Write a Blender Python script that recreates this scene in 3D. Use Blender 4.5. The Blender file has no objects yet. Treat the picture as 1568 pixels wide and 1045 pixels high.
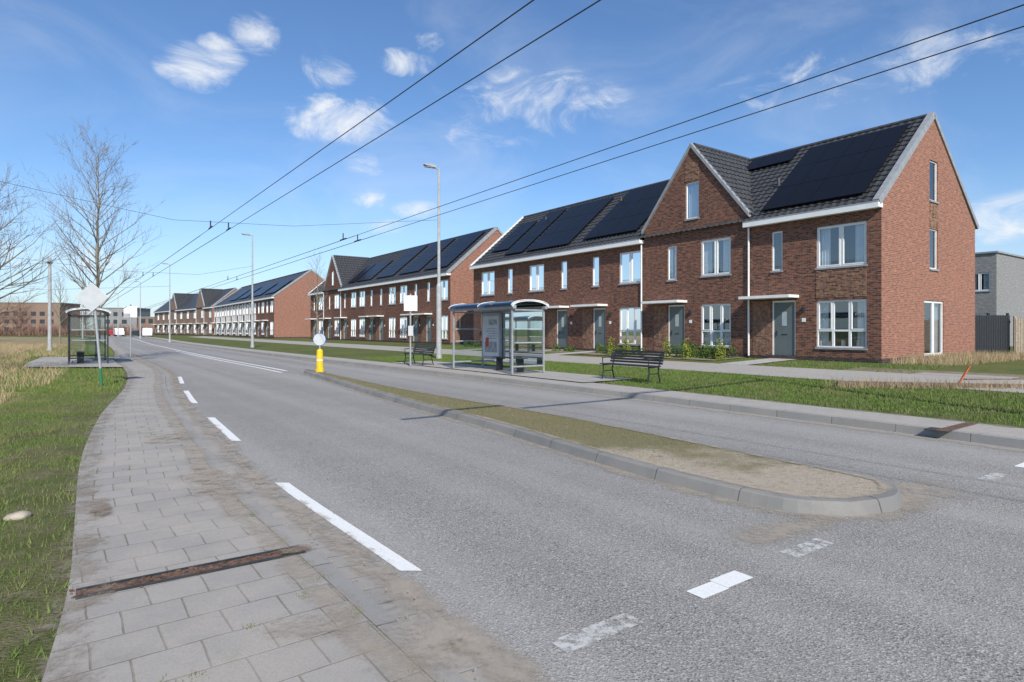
import bpy, bmesh, math, random
import numpy as np
from mathutils import Vector
random.seed(7); np.random.seed(7)
scene=bpy.context.scene
COL=scene.collection
# ------------------------------------------------------------------ frames
D1=(-0.581,0.814); D2=(0.814,0.581); C0=(13.1,21.6)
ROT=math.atan2(-0.814,0.581)
def W(u,v): return (C0[0]+D1[0]*u+D2[0]*v, C0[1]+D1[1]*u+D2[1]*v)
# ------------------------------------------------------------------ materials
def nd(nt,t,**k):
    n=nt.nodes.new(t)
    for a,b in k.items(): setattr(n,a,b)
    return n
def newmat(name):
    m=bpy.data.materials.new(name); m.use_nodes=True
    nt=m.node_tree; b=nt.nodes['Principled BSDF']
    return m,nt,b
def c4(c): return (c[0],c[1],c[2],1)
def mixc(nt,fac,a,b,blend='MIX'):
    n=nd(nt,'ShaderNodeMix',data_type='RGBA',blend_type=blend)
    for s,v in ((n.inputs[0],fac),(n.inputs[6],a),(n.inputs[7],b)):
        if isinstance(v,bpy.types.NodeSocket): nt.links.new(v,s)
        elif isinstance(v,tuple): s.default_value=c4(v)
        else: s.default_value=v
    return n.outputs[2]
def noise(nt,vec,scale,detail=6,rough=.6,dist=0):
    n=nd(nt,'ShaderNodeTexNoise'); n.inputs['Scale'].default_value=scale
    n.inputs['Detail'].default_value=detail; n.inputs['Roughness'].default_value=rough
    n.inputs['Distortion'].default_value=dist
    if vec is not None: nt.links.new(vec,n.inputs['Vector'])
    return n.outputs['Fac']
def ramp(nt,fac,lo,hi):
    n=nd(nt,'ShaderNodeMapRange'); n.interpolation_type='SMOOTHSTEP'
    nt.links.new(fac,n.inputs[0]); n.inputs[1].default_value=lo; n.inputs[2].default_value=hi
    return n.outputs[0]
def math_(nt,op,a,b=0.0,c=None):
    n=nd(nt,'ShaderNodeMath',operation=op)
    vals=[a,b]+([c] if c is not None else [])
    for i,v in enumerate(vals):
        if isinstance(v,bpy.types.NodeSocket): nt.links.new(v,n.inputs[i])
        else: n.inputs[i].default_value=v
    return n.outputs[0]
def bump(nt,b,h,strength=.3,dist=.02):
    n=nd(nt,'ShaderNodeBump'); n.inputs['Strength'].default_value=strength; n.inputs['Distance'].default_value=dist
    nt.links.new(h,n.inputs['Height']); nt.links.new(n.outputs[0],b.inputs['Normal'])
def objc(nt): return nd(nt,'ShaderNodeTexCoord').outputs['Object']
def uvc(nt): return nd(nt,'ShaderNodeTexCoord').outputs['UV']
def simple(name,col,rough=.6,scale=8,var=.2,bmp=.1,metal=0,spec=.5):
    m,nt,b=newmat(name); v=objc(nt)
    f=noise(nt,v,scale)
    b.inputs['Roughness'].default_value=rough; b.inputs['Metallic'].default_value=metal
    b.inputs['Specular IOR Level'].default_value=spec
    lo=tuple(c*(1-var) for c in col); hi=tuple(min(1,c*(1+var)) for c in col)
    nt.links.new(mixc(nt,ramp(nt,f,.3,.7),lo,hi),b.inputs['Base Color'])
    if bmp: bump(nt,b,f,bmp,.01)
    return m
def brickmat(name,c1,c2,mortar,dark=.5,scale=1.0,lift=.2):
    m,nt,b=newmat(name); v=objc(nt)
    s=nd(nt,'ShaderNodeSeparateXYZ'); nt.links.new(v,s.inputs[0])
    c=nd(nt,'ShaderNodeCombineXYZ')
    nt.links.new(math_(nt,'ADD',s.outputs[0],s.outputs[1]),c.inputs[0]); nt.links.new(s.outputs[2],c.inputs[1])
    t=nd(nt,'ShaderNodeTexBrick'); nt.links.new(c.outputs[0],t.inputs['Vector'])
    t.inputs['Color1'].default_value=c4(c1); t.inputs['Color2'].default_value=c4(c2); t.inputs['Mortar'].default_value=c4(mortar)
    t.inputs['Scale'].default_value=1; t.inputs['Brick Width'].default_value=.22; t.inputs['Row Height'].default_value=.066
    t.inputs['Mortar Size'].default_value=.007; t.inputs['Bias'].default_value=-.1
    mp=nd(nt,'ShaderNodeMapping'); mp.inputs['Scale'].default_value=(4.0,13,1); nt.links.new(c.outputs[0],mp.inputs[0])
    wn=noise(nt,mp.outputs[0],1.0,2,.5)
    mpb=nd(nt,'ShaderNodeMapping'); mpb.inputs['Scale'].default_value=(3.2,10,1); mpb.inputs['Location'].default_value=(17,5,0); nt.links.new(c.outputs[0],mpb.inputs[0])
    wl=noise(nt,mpb.outputs[0],1.0,2,.5)
    big=noise(nt,v,.5,4)
    inv=math_(nt,'SUBTRACT',1.0,t.outputs['Fac'])
    dk=math_(nt,'MULTIPLY',ramp(nt,wn,.42,.62),inv)
    k=mixc(nt,dk,t.outputs['Color'],(c2[0]*dark,c2[1]*dark*1.05,c2[2]*dark*1.2))
    k=mixc(nt,math_(nt,'MULTIPLY',ramp(nt,wl,.58,.72),.7),k,(c1[0]*1.35,c1[1]*1.55,c1[2]*1.6))
    k2=mixc(nt,math_(nt,'MULTIPLY',ramp(nt,big,.35,.75),lift),k,(c1[0]*1.0,c1[1]*1.2,c1[2]*1.35))
    nt.links.new(k2,b.inputs['Base Color']); b.inputs['Roughness'].default_value=.9
    b.inputs['Specular IOR Level'].default_value=.2
    bump(nt,b,math_(nt,'SUBTRACT',1.0,t.outputs['Fac']),.5,.01)
    return m
M={}
M['brick']=brickmat('brick',(.255,.105,.063),(.155,.070,.050),(.21,.165,.135),.40)
M['brick_lit']=brickmat('brick_sunlit',(.37,.150,.090),(.28,.112,.072),(.31,.24,.20),.66)  # lighter copy of the front brick, sunlit gable tone put into the colour
M['brick_relief']=simple('brick_relief',(.24,.135,.088),.9,6,.40,.2)
M['brick_plinth']=brickmat('brick_plinth',(.09,.06,.05),(.06,.045,.04),(.1,.09,.08),.6)
M['tan']=brickmat('tan_brick',(.30,.185,.13),(.24,.15,.105),(.28,.22,.18),.7)
M['taupe']=brickmat('taupe_brick',(.30,.285,.27),(.24,.23,.22),(.27,.26,.25),.8)
M['white']=simple('white_paint',(.78,.78,.76),.45,3,.04,0)
M['render_white']=simple('white_render',(.75,.74,.71),.8,3,.06,.05)
M['zinc']=simple('zinc_trim',(.28,.29,.30),.5,4,.12,0)
M['tile']=simple('roof_tile',(.048,.049,.052),.5,9,.4,.15)
M['ridge']=simple('ridge_tile',(.06,.06,.065),.6,5,.3,.1)
M['door']=simple('door_paint',(.11,.135,.135),.4,2,.06,0)
M['frost']=simple('frosted_glass',(.36,.42,.44),.25,2,.1,0)
M['poster']=simple('poster_paper',(.50,.51,.52),.5,3,.10,0)
M['posterdark']=simple('poster_print',(.26,.28,.30),.5,7,.35,0)
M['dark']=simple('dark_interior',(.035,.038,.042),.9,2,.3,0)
M['curtain']=simple('curtain',(.74,.75,.76),.9,3,.08,0)
M['blackmetal']=simple('black_metal',(.025,.027,.03),.45,10,.25,.05)
M['greymetal']=simple('grey_metal',(.36,.37,.38),.5,6,.12,.03,metal=.3)
M['lampgrey']=simple('lamp_paint',(.38,.385,.38),.5,5,.12,.03)
M['signback']=simple('sign_back',(.50,.52,.53),.5,5,.06,0)
M['yellow']=simple('yellow_plastic',(.82,.52,.015),.45,4,.08,0)
M['blue']=simple('blue_sign',(.02,.12,.45),.4,4,.05,0)
M['greenpaint']=simple('green_paint',(.03,.16,.07),.5,4,.1,0)
M['wood']=simple('weathered_wood',(.17,.12,.085),.9,12,.4,.4)
M['wood_light']=simple('light_wood',(.33,.27,.20),.85,12,.25,.3)
M['rust']=simple('rusty_steel',(.12,.068,.045),.9,25,.6,.5)
M['orange']=simple('orange_stake',(.42,.11,.03),.7,8,.2,.1)
M['bark']=simple('bark',(.21,.19,.145),.95,14,.4,.5)
M['bark2']=simple('twig_bark',(.19,.165,.14),.95,14,.3,.2)
M['bark_red']=simple('reddish_twigs',(.20,.115,.085),.95,.3,.35,0)
M['rubber']=simple('rubber',(.02,.02,.02),.8,8,.2,0)
M['vanwhite']=simple('van_paint',(.75,.76,.77),.25,2,.03,0)
M['redpaint']=simple('red_paint',(.4,.03,.02),.3,2,.05,0)
M['carglass']=simple('vehicle_glass',(.03,.04,.05),.08,2,.1,0)
M['wire']=simple('wire',(.03,.03,.035),.6,2,.1,0)
M['slab']=simple('concrete_slab',(.40,.38,.35),.9,3,.15,.1)
M['stone']=simple('stone',(.36,.31,.24),.9,9,.25,.4)
def glassmat(name,tint,fac):
    m,nt,b=newmat(name); nt.nodes.remove(b)
    o=nt.nodes['Material Output']
    t=nd(nt,'ShaderNodeBsdfTransparent'); t.inputs[0].default_value=c4(tint)
    g=nd(nt,'ShaderNodeBsdfGlossy'); g.inputs['Roughness'].default_value=.02; g.inputs[0].default_value=(.9,.95,1,1)
    fr=nd(nt,'ShaderNodeFresnel'); fr.inputs[0].default_value=1.5
    f=math_(nt,'ADD',fr.outputs[0],fac)
    x=nd(nt,'ShaderNodeMixShader'); nt.links.new(f,x.inputs[0]); nt.links.new(t.outputs[0],x.inputs[1]); nt.links.new(g.outputs[0],x.inputs[2])
    nt.links.new(x.outputs[0],o.inputs[0]); return m
M['glass']=glassmat('window_glass',(.75,.8,.82),.16)
M['shglass']=glassmat('shelter_glass',(.82,.88,.87),.04)
m,nt,b=newmat('solar_panel')
b.inputs['Base Color'].default_value=(.006,.006,.008,1); b.inputs['Roughness'].default_value=.32; b.inputs['Specular IOR Level'].default_value=.25
M['solar']=m
# asphalt
m,nt,b=newmat('asphalt'); v=objc(nt)
fine=noise(nt,v,85,3,.8); med=noise(nt,v,1.1,6,.65); big=noise(nt,v,.22,4,.6)
vo=nd(nt,'ShaderNodeTexVoronoi'); vo.inputs['Scale'].default_value=85; nt.links.new(v,vo.inputs['Vector'])
vs=nd(nt,'ShaderNodeSeparateXYZ'); nt.links.new(vo.outputs['Color'],vs.inputs[0])
base=mixc(nt,ramp(nt,fine,.36,.64),(.135,.128,.119),(.405,.385,.355))
base=mixc(nt,math_(nt,'MULTIPLY',ramp(nt,vs.outputs[0],.80,.95),.55),base,(.58,.555,.51))
base=mixc(nt,math_(nt,'MULTIPLY',ramp(nt,vs.outputs[1],.85,.95),.7),base,(.07,.066,.06))
base=mixc(nt,math_(nt,'MULTIPLY',ramp(nt,med,.40,.75),.30),base,(.37,.345,.31))
base=mixc(nt,math_(nt,'MULTIPLY',ramp(nt,big,.35,.7),.30),base,(.20,.192,.182))
mp=nd(nt,'ShaderNodeMapping'); mp.inputs['Rotation'].default_value=(0,0,math.radians(-35.5)); nt.links.new(v,mp.inputs[0])
mp2=nd(nt,'ShaderNodeMapping'); mp2.inputs['Scale'].default_value=(.9,.02,1); nt.links.new(mp.outputs[0],mp2.inputs[0])
st=noise(nt,mp2.outputs[0],1.0,2,.5)
base=mixc(nt,math_(nt,'MULTIPLY',ramp(nt,st,.42,.66),.32),base,(.43,.41,.385))
base=mixc(nt,math_(nt,'MULTIPLY',ramp(nt,st,.46,.28),.16),base,(.17,.165,.155))
nt.links.new(base,b.inputs['Base Color']); b.inputs['Roughness'].default_value=.88; b.inputs['Specular IOR Level'].default_value=.25
bump(nt,b,math_(nt,'ADD',fine,vo.outputs['Distance']),.6,.007)
M['asphalt']=m
def pavers(name,w,h,c1,c2,mortar,msize,moss=.3,off=.5,swap=False,shift=0,sandamt=.7):
    m,nt,b=newmat(name); v=uvc(nt); o=objc(nt)
    if swap or shift:
        s=nd(nt,'ShaderNodeSeparateXYZ'); nt.links.new(v,s.inputs[0]); c=nd(nt,'ShaderNodeCombineXYZ')
        if swap: nt.links.new(s.outputs[1],c.inputs[0]); nt.links.new(s.outputs[0],c.inputs[1])
        else: nt.links.new(s.outputs[0],c.inputs[0]); nt.links.new(math_(nt,'ADD',s.outputs[1],shift),c.inputs[1])
        v=c.outputs[0]
    t=nd(nt,'ShaderNodeTexBrick')
    wn=nd(nt,'ShaderNodeTexNoise'); wn.inputs['Scale'].default_value=2.5; nt.links.new(o,wn.inputs['Vector'])
    va=nd(nt,'ShaderNodeVectorMath',operation='MULTIPLY_ADD'); nt.links.new(wn.outputs['Color'],va.inputs[0]); va.inputs[1].default_value=(.025,.025,0); nt.links.new(v,va.inputs[2])
    nt.links.new(va.outputs[0],t.inputs['Vector'])
    t.offset=off
    t.inputs['Color1'].default_value=c4(c1); t.inputs['Color2'].default_value=c4(c2); t.inputs['Mortar'].default_value=c4(mortar)
    t.inputs['Scale'].default_value=1; t.inputs['Brick Width'].default_value=w; t.inputs['Row Height'].default_value=h
    t.inputs['Mortar Size'].default_value=msize; t.inputs['Mortar Smooth'].default_value=.4
    n1=noise(nt,o,1.3,7,.65); n2=noise(nt,o,90,3,.8); n3=noise(nt,o,5,6,.7)
    k=mixc(nt,math_(nt,'MULTIPLY',ramp(nt,n1,.40,.62),sandamt),t.outputs['Color'],(.42,.375,.32))
    k=mixc(nt,math_(nt,'MULTIPLY',ramp(nt,n2,.35,.7),.30),k,(.18,.165,.145))
    k=mixc(nt,math_(nt,'MULTIPLY',ramp(nt,n3,.55,.8),moss),k,(.17,.155,.09))
    nt.links.new(k,b.inputs['Base Color']); b.inputs['Roughness'].default_value=.9; b.inputs['Specular IOR Level'].default_value=.25
    h_=math_(nt,'ADD',math_(nt,'SUBTRACT',1.0,t.outputs['Fac']),math_(nt,'MULTIPLY',n2,.35))
    bump(nt,b,h_,.5,.009)
    return m
M['paver']=pavers('paving_slabs',.30,.30,(.37,.345,.315),(.32,.30,.275),(.20,.175,.135),.006,.25,.5,True)
M['path']=pavers('path_tiles',.30,.30,(.41,.385,.355),(.37,.35,.32),(.27,.245,.21),.006,.15)
M['kerb']=pavers('kerb_stone',1.0,5.0,(.32,.31,.29),(.28,.27,.255),(.12,.11,.09),.009,.2,0,False,2.4,.4)
M['islkerb']=pavers('island_kerb_stone',1.0,5.0,(.225,.222,.212),(.19,.188,.18),(.07,.065,.06),.008,.1,0,False,2.4,.25)
M['gutter']=pavers('gutter_blocks',.22,.21,(.34,.32,.29),(.29,.27,.245),(.19,.17,.14),.007,.25)
def groundmat(name,cols,scales):
    m,nt,b=newmat(name); v=objc(nt)
    a=noise(nt,v,scales[0],6,.65); c=noise(nt,v,scales[1],5,.75); d=noise(nt,v,scales[2],3,.8)
    k=mixc(nt,ramp(nt,a,.38,.62),cols[0],cols[1])
    k=mixc(nt,math_(nt,'MULTIPLY',ramp(nt,c,.45,.7),.8),k,cols[2])
    k=mixc(nt,math_(nt,'MULTIPLY',ramp(nt,d,.4,.7),.5),k,tuple(x*.45 for x in cols[0]))
    nt.links.new(k,b.inputs['Base Color']); b.inputs['Roughness'].default_value=.95; b.inputs['Specular IOR Level'].default_value=.1
    bump(nt,b,math_(nt,'ADD',c,d),.7,.03); return m
M['grassground']=groundmat('grass_ground',((.095,.13,.035),(.14,.155,.05),(.20,.17,.09)),(.35,2.5,30))
M['leftground']=groundmat('verge_ground',((.105,.12,.04),(.17,.155,.08),(.23,.185,.12)),(.5,2.5,40))
M['dryground']=groundmat('dry_field',((.34,.265,.155),(.24,.21,.10),(.38,.31,.20)),(.2,1.5,20))
M['soil']=groundmat('soil',((.24,.19,.14),(.33,.27,.20),(.16,.16,.07)),(.6,3,40))
def blademat(name,c1,c2,c3,amt=.6,lo=.45,hi=.65):
    m,nt,b=newmat(name)
    g=nd(nt,'ShaderNodeNewGeometry'); r=g.outputs['Random Per Island']; v=objc(nt)
    big=noise(nt,v,.9,5,.65)
    k=mixc(nt,r,c1,c2); k=mixc(nt,math_(nt,'MULTIPLY',ramp(nt,big,lo,hi),amt),k,c3)
    nt.links.new(k,b.inputs['Base Color']); b.inputs['Roughness'].default_value=.7; b.inputs['Specular IOR Level'].default_value=.2
    return m
M['blade']=blademat('grass_blades',(.08,.155,.024),(.15,.205,.05),(.20,.185,.08))
M['bladeleft']=blademat('verge_blades',(.085,.155,.026),(.165,.215,.055),(.22,.195,.09),.65,.45,.62)
M['mossblade']=blademat('moss_blades',(.13,.145,.04),(.20,.19,.075),(.25,.20,.11),.7,.42,.6)
M['dryblade']=blademat('dry_grass_blades',(.48,.37,.22),(.34,.25,.15),(.26,.23,.11))
M['leaf']=blademat('shrub_leaves',(.05,.10,.02),(.10,.17,.03),(.08,.12,.03))
M['leafy']=blademat('yellow_shrub_leaves',(.16,.20,.03),(.26,.28,.05),(.14,.18,.03))
m,nt,b=newmat('median_soil'); v=objc(nt)
a=noise(nt,v,1.1,6,.65); c=noise(nt,v,14,5,.8); d=noise(nt,v,60,3,.8)
s=nd(nt,'ShaderNodeSeparateXYZ'); nt.links.new(v,s.inputs[0])
g=math_(nt,'ADD',math_(nt,'MULTIPLY',math_(nt,'SUBTRACT',s.outputs[1],6.7),.45),math_(nt,'MULTIPLY',math_(nt,'SUBTRACT',a,.5),3.0))
k=mixc(nt,ramp(nt,g,-.2,.7),(.44,.37,.28),(.19,.165,.075))
k=mixc(nt,math_(nt,'MULTIPLY',ramp(nt,c,.45,.68),.5),k,(.17,.14,.09))
k=mixc(nt,math_(nt,'MULTIPLY',ramp(nt,d,.5,.75),.35),k,(.42,.36,.28))
nt.links.new(k,b.inputs['Base Color']); b.inputs['Roughness'].default_value=.95
bump(nt,b,math_(nt,'ADD',c,d),.8,.02); M['median']=m
def alphamat(name,c1,c2,lo,hi,scale,edge=True,coverage=1.0,rough=.9):
    m,nt,b=newmat(name); v=objc(nt)
    n=noise(nt,v,scale,7,.75); n2=noise(nt,v,scale*9,3,.8)
    nt.links.new(mixc(nt,ramp(nt,n2,.3,.7),c1,c2),b.inputs['Base Color']); b.inputs['Roughness'].default_value=rough
    nn=math_(nt,'ADD',n,math_(nt,'MULTIPLY',math_(nt,'SUBTRACT',n2,.5),.35))
    if edge:
        s=nd(nt,'ShaderNodeSeparateXYZ'); nt.links.new(uvc(nt),s.inputs[0])
        e=math_(nt,'MULTIPLY',math_(nt,'MULTIPLY',s.outputs[1],math_(nt,'SUBTRACT',1.0,s.outputs[1])),4.0)
        nn=math_(nt,'ADD',nn,math_(nt,'MULTIPLY',math_(nt,'SUBTRACT',e,1.0),.45))
    nt.links.new(math_(nt,'MULTIPLY',ramp(nt,nn,lo,hi),coverage),b.inputs['Alpha'])
    return m
M['sand']=alphamat('loose_sand',(.45,.39,.315),(.37,.315,.25),.30,.62,2.2,True,.78)
M['dirtline']=alphamat('dark_dirt',(.22,.18,.135),(.32,.27,.21),.40,.66,2.6,True,.65)
M['earth']=alphamat('brown_earth',(.20,.15,.11),(.28,.22,.165),.28,.52,2.6,True,.75)
M['mark']=alphamat('road_marking_paint',(.80,.80,.77),(.66,.65,.62),.22,.38,9,False,1)
M['markworn']=alphamat('worn_marking_paint',(.66,.65,.62),(.56,.55,.52),.40,.58,10,False,.8)

# ------------------------------------------------------------------ mesh helpers
def link(ob,parent=None):
    COL.objects.link(ob)
    if parent: ob.parent=parent
    return ob
def empty(name,loc=(0,0,0),rz=0):
    e=bpy.data.objects.new(name,None); e.location=loc; e.rotation_euler=(0,0,rz); e.empty_display_size=.3
    COL.objects.link(e); return e
ID=lambda a,d,z:(a,d,z)
class Acc:
    def __init__(s): s.v=[]; s.f=[]
    def box(s,m,a0,a1,d0,d1,z0,z1):
        n=len(s.v)
        for z in (z0,z1):
            for a,d in ((a0,d0),(a1,d0),(a1,d1),(a0,d1)): s.v.append(m(a,d,z))
        for q in ((0,1,2,3),(4,5,6,7),(0,1,5,4),(1,2,6,5),(2,3,7,6),(3,0,4,7)): s.f.append(tuple(n+i for i in q))
    def poly(s,pts):
        n=len(s.v); s.v+= [tuple(p) for p in pts]; s.f.append(tuple(range(n,n+len(pts))))
    def tube(s,p0,p1,r0,r1=None,n=8,cap=True):
        if r1 is None: r1=r0
        p0=Vector(p0); p1=Vector(p1); d=(p1-p0)
        if d.length<1e-6: return
        d.normalize(); a=d.cross(Vector((0,0,1)) if abs(d.z)<.9 else Vector((1,0,0))).normalized(); b=d.cross(a)
        k=len(s.v)
        for p,r in ((p0,r0),(p1,r1)):
            for i in range(n):
                t=2*math.pi*i/n; s.v.append(tuple(p+a*(r*math.cos(t))+b*(r*math.sin(t))))
        for i in range(n):
            j=(i+1)%n; s.f.append((k+i,k+j,k+n+j,k+n+i))
        if cap: s.f.append(tuple(k+i for i in range(n))); s.f.append(tuple(k+n+i for i in range(n)))
    def prism(s,m,prof,a0,a1):
        k=len(s.v); n=len(prof)
        for a in (a0,a1):
            for d,z in prof: s.v.append(m(a,d,z))
        for i in range(n):
            j=(i+1)%n; s.f.append((k+i,k+j,k+n+j,k+n+i))
        s.f.append(tuple(k+i for i in range(n))); s.f.append(tuple(k+n+i for i in range(n)))
    def make(s,name,mat,parent=None,bevel=0,smooth=False,recalc=True):
        if not s.v: return None
        me=bpy.data.meshes.new(name); me.from_pydata(s.v,[],s.f)
        if recalc:
            bm=bmesh.new(); bm.from_mesh(me); bmesh.ops.recalc_face_normals(bm,faces=bm.faces[:]); bm.to_mesh(me); bm.free()
        me.materials.append(mat); ob=bpy.data.objects.new(name,me); link(ob,parent)
        if smooth:
            for p in me.polygons: p.use_smooth=True
        if bevel:
            mo=ob.modifiers.new('b','BEVEL'); mo.width=bevel; mo.segments=2; mo.limit_method='ANGLE'
        return ob
def catmull(pts,n=8):
    P=[pts[0]]+list(pts)+[pts[-1]]; out=[]
    for i in range(1,len(P)-2):
        p0,p1,p2,p3=P[i-1:i+3]
        for k in range(n):
            t=k/n
            out.append(tuple(.5*((2*p1[j])+(-p0[j]+p2[j])*t+(2*p0[j]-5*p1[j]+4*p2[j]-p3[j])*t*t+(-p0[j]+3*p1[j]-3*p2[j]+p3[j])*t**3) for j in range(2)))
    out.append(tuple(pts[-1])); return out
def fnX(pts):
    xs=np.array([p[0] for p in pts]); ys=np.array([p[1] for p in pts])
    m=np.gradient(xs,ys)
    def f(Y):
        if Y<=ys[0]: return xs[0]+m[0]*(Y-ys[0])
        if Y>=ys[-1]: return xs[-1]+m[-1]*(Y-ys[-1])
        i=int(np.searchsorted(ys,Y)-1); i=max(0,min(i,len(ys)-2)); h=ys[i+1]-ys[i]; t=(Y-ys[i])/h
        return float((2*t**3-3*t*t+1)*xs[i]+(t**3-2*t*t+t)*h*m[i]+(-2*t**3+3*t*t)*xs[i+1]+(t**3-t*t)*h*m[i+1])
    return f
def off(f,d):
    def g(Y):
        sl=(f(Y+.2)-f(Y-.2))/.4
        return f(Y)+d*math.sqrt(1+sl*sl)
    return g
YS=[]; y=-4.0
while y<205: YS.append(y); y+=max(.35,.06*abs(y))
def ysr(a,b): return [a]+[q for q in YS if a+.1<q<b-.1]+[b]
def strip(name,fl,fr,ys,zl,zr,mat,nx=1,uv01=False,parent=None,zf=None):
    v=[];f=[];uv=[]; s=0; prev=None
    for Y in ys:
        xl=fl(Y); xr=fr(Y)
        if prev is not None: s+=math.hypot(xr-prev[0],Y-prev[1])
        sl=(fr(Y+.2)-fr(Y-.2))/.4; L=math.sqrt(1+sl*sl); prev=(xr,Y)
        for k in range(nx+1):
            t=k/nx; X=xl+(xr-xl)*t; z=zl+(zr-zl)*t
            if zf: z+=zf(X,Y,t)
            v.append((X,Y,z)); dx=X-xr
            uv.append((s,t) if uv01 else (s+dx*sl/L, dx/L))
    w=nx+1
    for i in range(len(ys)-1):
        for k in range(nx): f.append((i*w+k,i*w+k+1,(i+1)*w+k+1,(i+1)*w+k))
    me=bpy.data.meshes.new(name); me.from_pydata(v,[],f); ul=me.uv_layers.new(name='UVMap')
    for l in me.loops: ul.data[l.index].uv=uv[l.vertex_index]
    me.materials.append(mat); ob=bpy.data.objects.new(name,me); link(ob,parent); return ob

# ------------------------------------------------------------------ roads
Dl=fnX([(5.2,-4),(2.0,.47),(.28,2.76),(-.666,4.03),(-2.40,6.35),(-3.95,8.73),(-5.47,11.06),(-6.87,13.2),(-8.6,16.05),(-12.7,23),(-19.9,33.2),(-38.1,59.7),(-82.5,124),(-150,200)])
E=off(Dl,-.20); K1=off(E,-.22); K2=off(E,-.34)
F=fnX([(14.5,-4),(9.6,4.2),(6.95,8.0),(6.05,9.45),(4.93,11.06),(3.2,13.6),(1.0,16.7),(-4.75,24.3),(-15.2,38),(-31,59.7),(-76,125),(-140,203)])
Lf=fnX([(1.5,-4),(-1.1,1.0),(-2.04,2.63),(-2.62,3.59),(-3.45,4.8),(-4.9,6.9),(-7.14,10.5),(-10.6,16.7),(-15.0,23.6),(-17.8,27.4),(-26.4,40.5),(-56,83),(-84.5,124),(-152,200)])
strip('asphalt_road',E,F,YS,0,0,M['asphalt'],2)
strip('gutter_strip',K1,E,YS,.020,.004,M['gutter'])
strip('left_sidewalk',Lf,K2,YS,.05,.045,M['paver'],3,zf=lambda X,Y,t:.006*math.sin(X*3.1)*math.sin(Y*2.3)*(1-abs(2*t-1)))
strip('left_kerb',K2,K1,YS,.050,.045,M['kerb'])
strip('left_kerb_face',K1,off(K1,.012),YS,.045,.018,M['kerb'])
strip('sand_in_gutter',off(E,-.21),off(E,.26),ysr(1,40),.026,.008,M['sand'],1,True)
strip('sand_on_kerb',off(E,-.62),off(E,-.21),ysr(1,40),.057,.053,M['sand'],1,True)
strip('sidewalk_edge_dirt',off(Lf,-.25),off(Lf,.40),ysr(1,45),.062,.062,M['dirtline'],2,True)
strip('asphalt_edge_dirt',off(E,-.02),off(E,.14),ysr(1,60),.010,.010,M['dirtline'],1,True)
strip('right_kerb_face',off(F,-.012),F,YS,0,.12,M['kerb'])
strip('right_kerb',F,off(F,.14),YS,.12,.124,M['kerb'])
strip('right_pavement',off(F,.14),off(F,1.15),YS,.12,.125,M['path'])
strip('sand_by_right_kerb',off(F,-.45),off(F,-.01),ysr(2,40),.005,.005,M['sand'],1,True)
strip('pavement_edge_dirt',off(F,.95),off(F,1.3),ysr(2,60),.135,.135,M['dirtline'],1,True)
def vline(v):
    return lambda Y:C0[0]+D2[0]*v+(Y-(C0[1]+D2[1]*v))*(D1[0]/D1[1])
strip('right_verge',off(F,1.15),vline(-6.3),ysr(-4,130),.10,.20,M['grassground'],4)
def uvrect(name,u0,u1,v0,v1,z0,z1,mat):
    me=bpy.data.meshes.new(name)
    pts=[(u0,v0,z0),(u1,v0,z0),(u1,v1,z1),(u0,v1,z1)]
    me.from_pydata([(*W(a,b),z) for a,b,z in pts],[],[(0,1,2,3)])
    ul=me.uv_layers.new(name='UVMap')
    for l in me.loops: ul.data[l.index].uv=pts[l.vertex_index][:2]
    me.materials.append(mat); return link(bpy.data.objects.new(name,me))
uvrect('bus_platform',2.5,15.0,-11.9,-9.9,.150,.155,M['path'])
gv=lambda v:.17+(v+6.5)/6.5*.23
uvrect('house_path',-3.0,120,-6.3,-3.4,gv(-6.3)+.03,gv(-3.4)+.03,M['path'])
uvrect('side_path',-9.0,-3.0,-6.3,-3.4,gv(-6.3)+.03,gv(-3.4)+.03,M['path'])
uvrect('corner_path',-4.6,-2.3,-3.4,12,gv(-3.4)+.034,.43,M['path'])
prof=[(-3000,-.03),(-60,-.03),(-8.0,-.03),(-6.5,.17),(0,.40),(40,.40),(3000,.40)]
us=[-3000,-200,-60,0,60,200,3000]
vv=[];ff=[]
for u in us:
    for v_,z in prof: vv.append((*W(u,v_),z))
w=len(prof)
for i in range(len(us)-1):
    for k in range(w-1): ff.append((i*w+k,i*w+k+1,(i+1)*w+k+1,(i+1)*w+k))
me=bpy.data.meshes.new('ground'); me.from_pydata(vv,[],ff); me.materials.append(M['grassground']); link(bpy.data.objects.new('ground',me))
def bumps(X,Y,t):
    a=.5+.5*math.sin(X*.31+1.3)*math.cos(Y*.27); b=.5+.5*math.sin(X*1.7)*math.sin(Y*1.3+.4)
    return (1-t)*(.35*a)+.05*b*(1-t)*(1 if Y<60 else 0)
def leftz(X,Y):
    xl=Lf(Y)
    if X>xl: return .04
    if X>xl-2.2: t=1-(xl-X)/2.2; return .055+.03*math.sin(X*2.1)*math.sin(Y*1.9)*(1-t)
    t=max(0,1-(xl-2.2-X)/30)
    return .055+.03*math.sin(X*2.1)*math.sin(Y*1.9)+bumps(X,Y,t)*min(1,(xl-2.2-X)/3)
strip('left_verge',off(Lf,-1.8),off(Lf,0.02),ysr(-4,140),.0,.0,M['leftground'],8,zf=lambda X,Y,t:leftz(X,Y))
strip('dry_field',off(Lf,-45),off(Lf,-1.78),ysr(-4,120),-.003,-.003,M['dryground'],40,zf=lambda X,Y,t:leftz(X,Y))
strip('left_bus_platform',off(Lf,-3.2),off(Lf,.0),ysr(24.2,33),.115,.115,M['path'])

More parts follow.
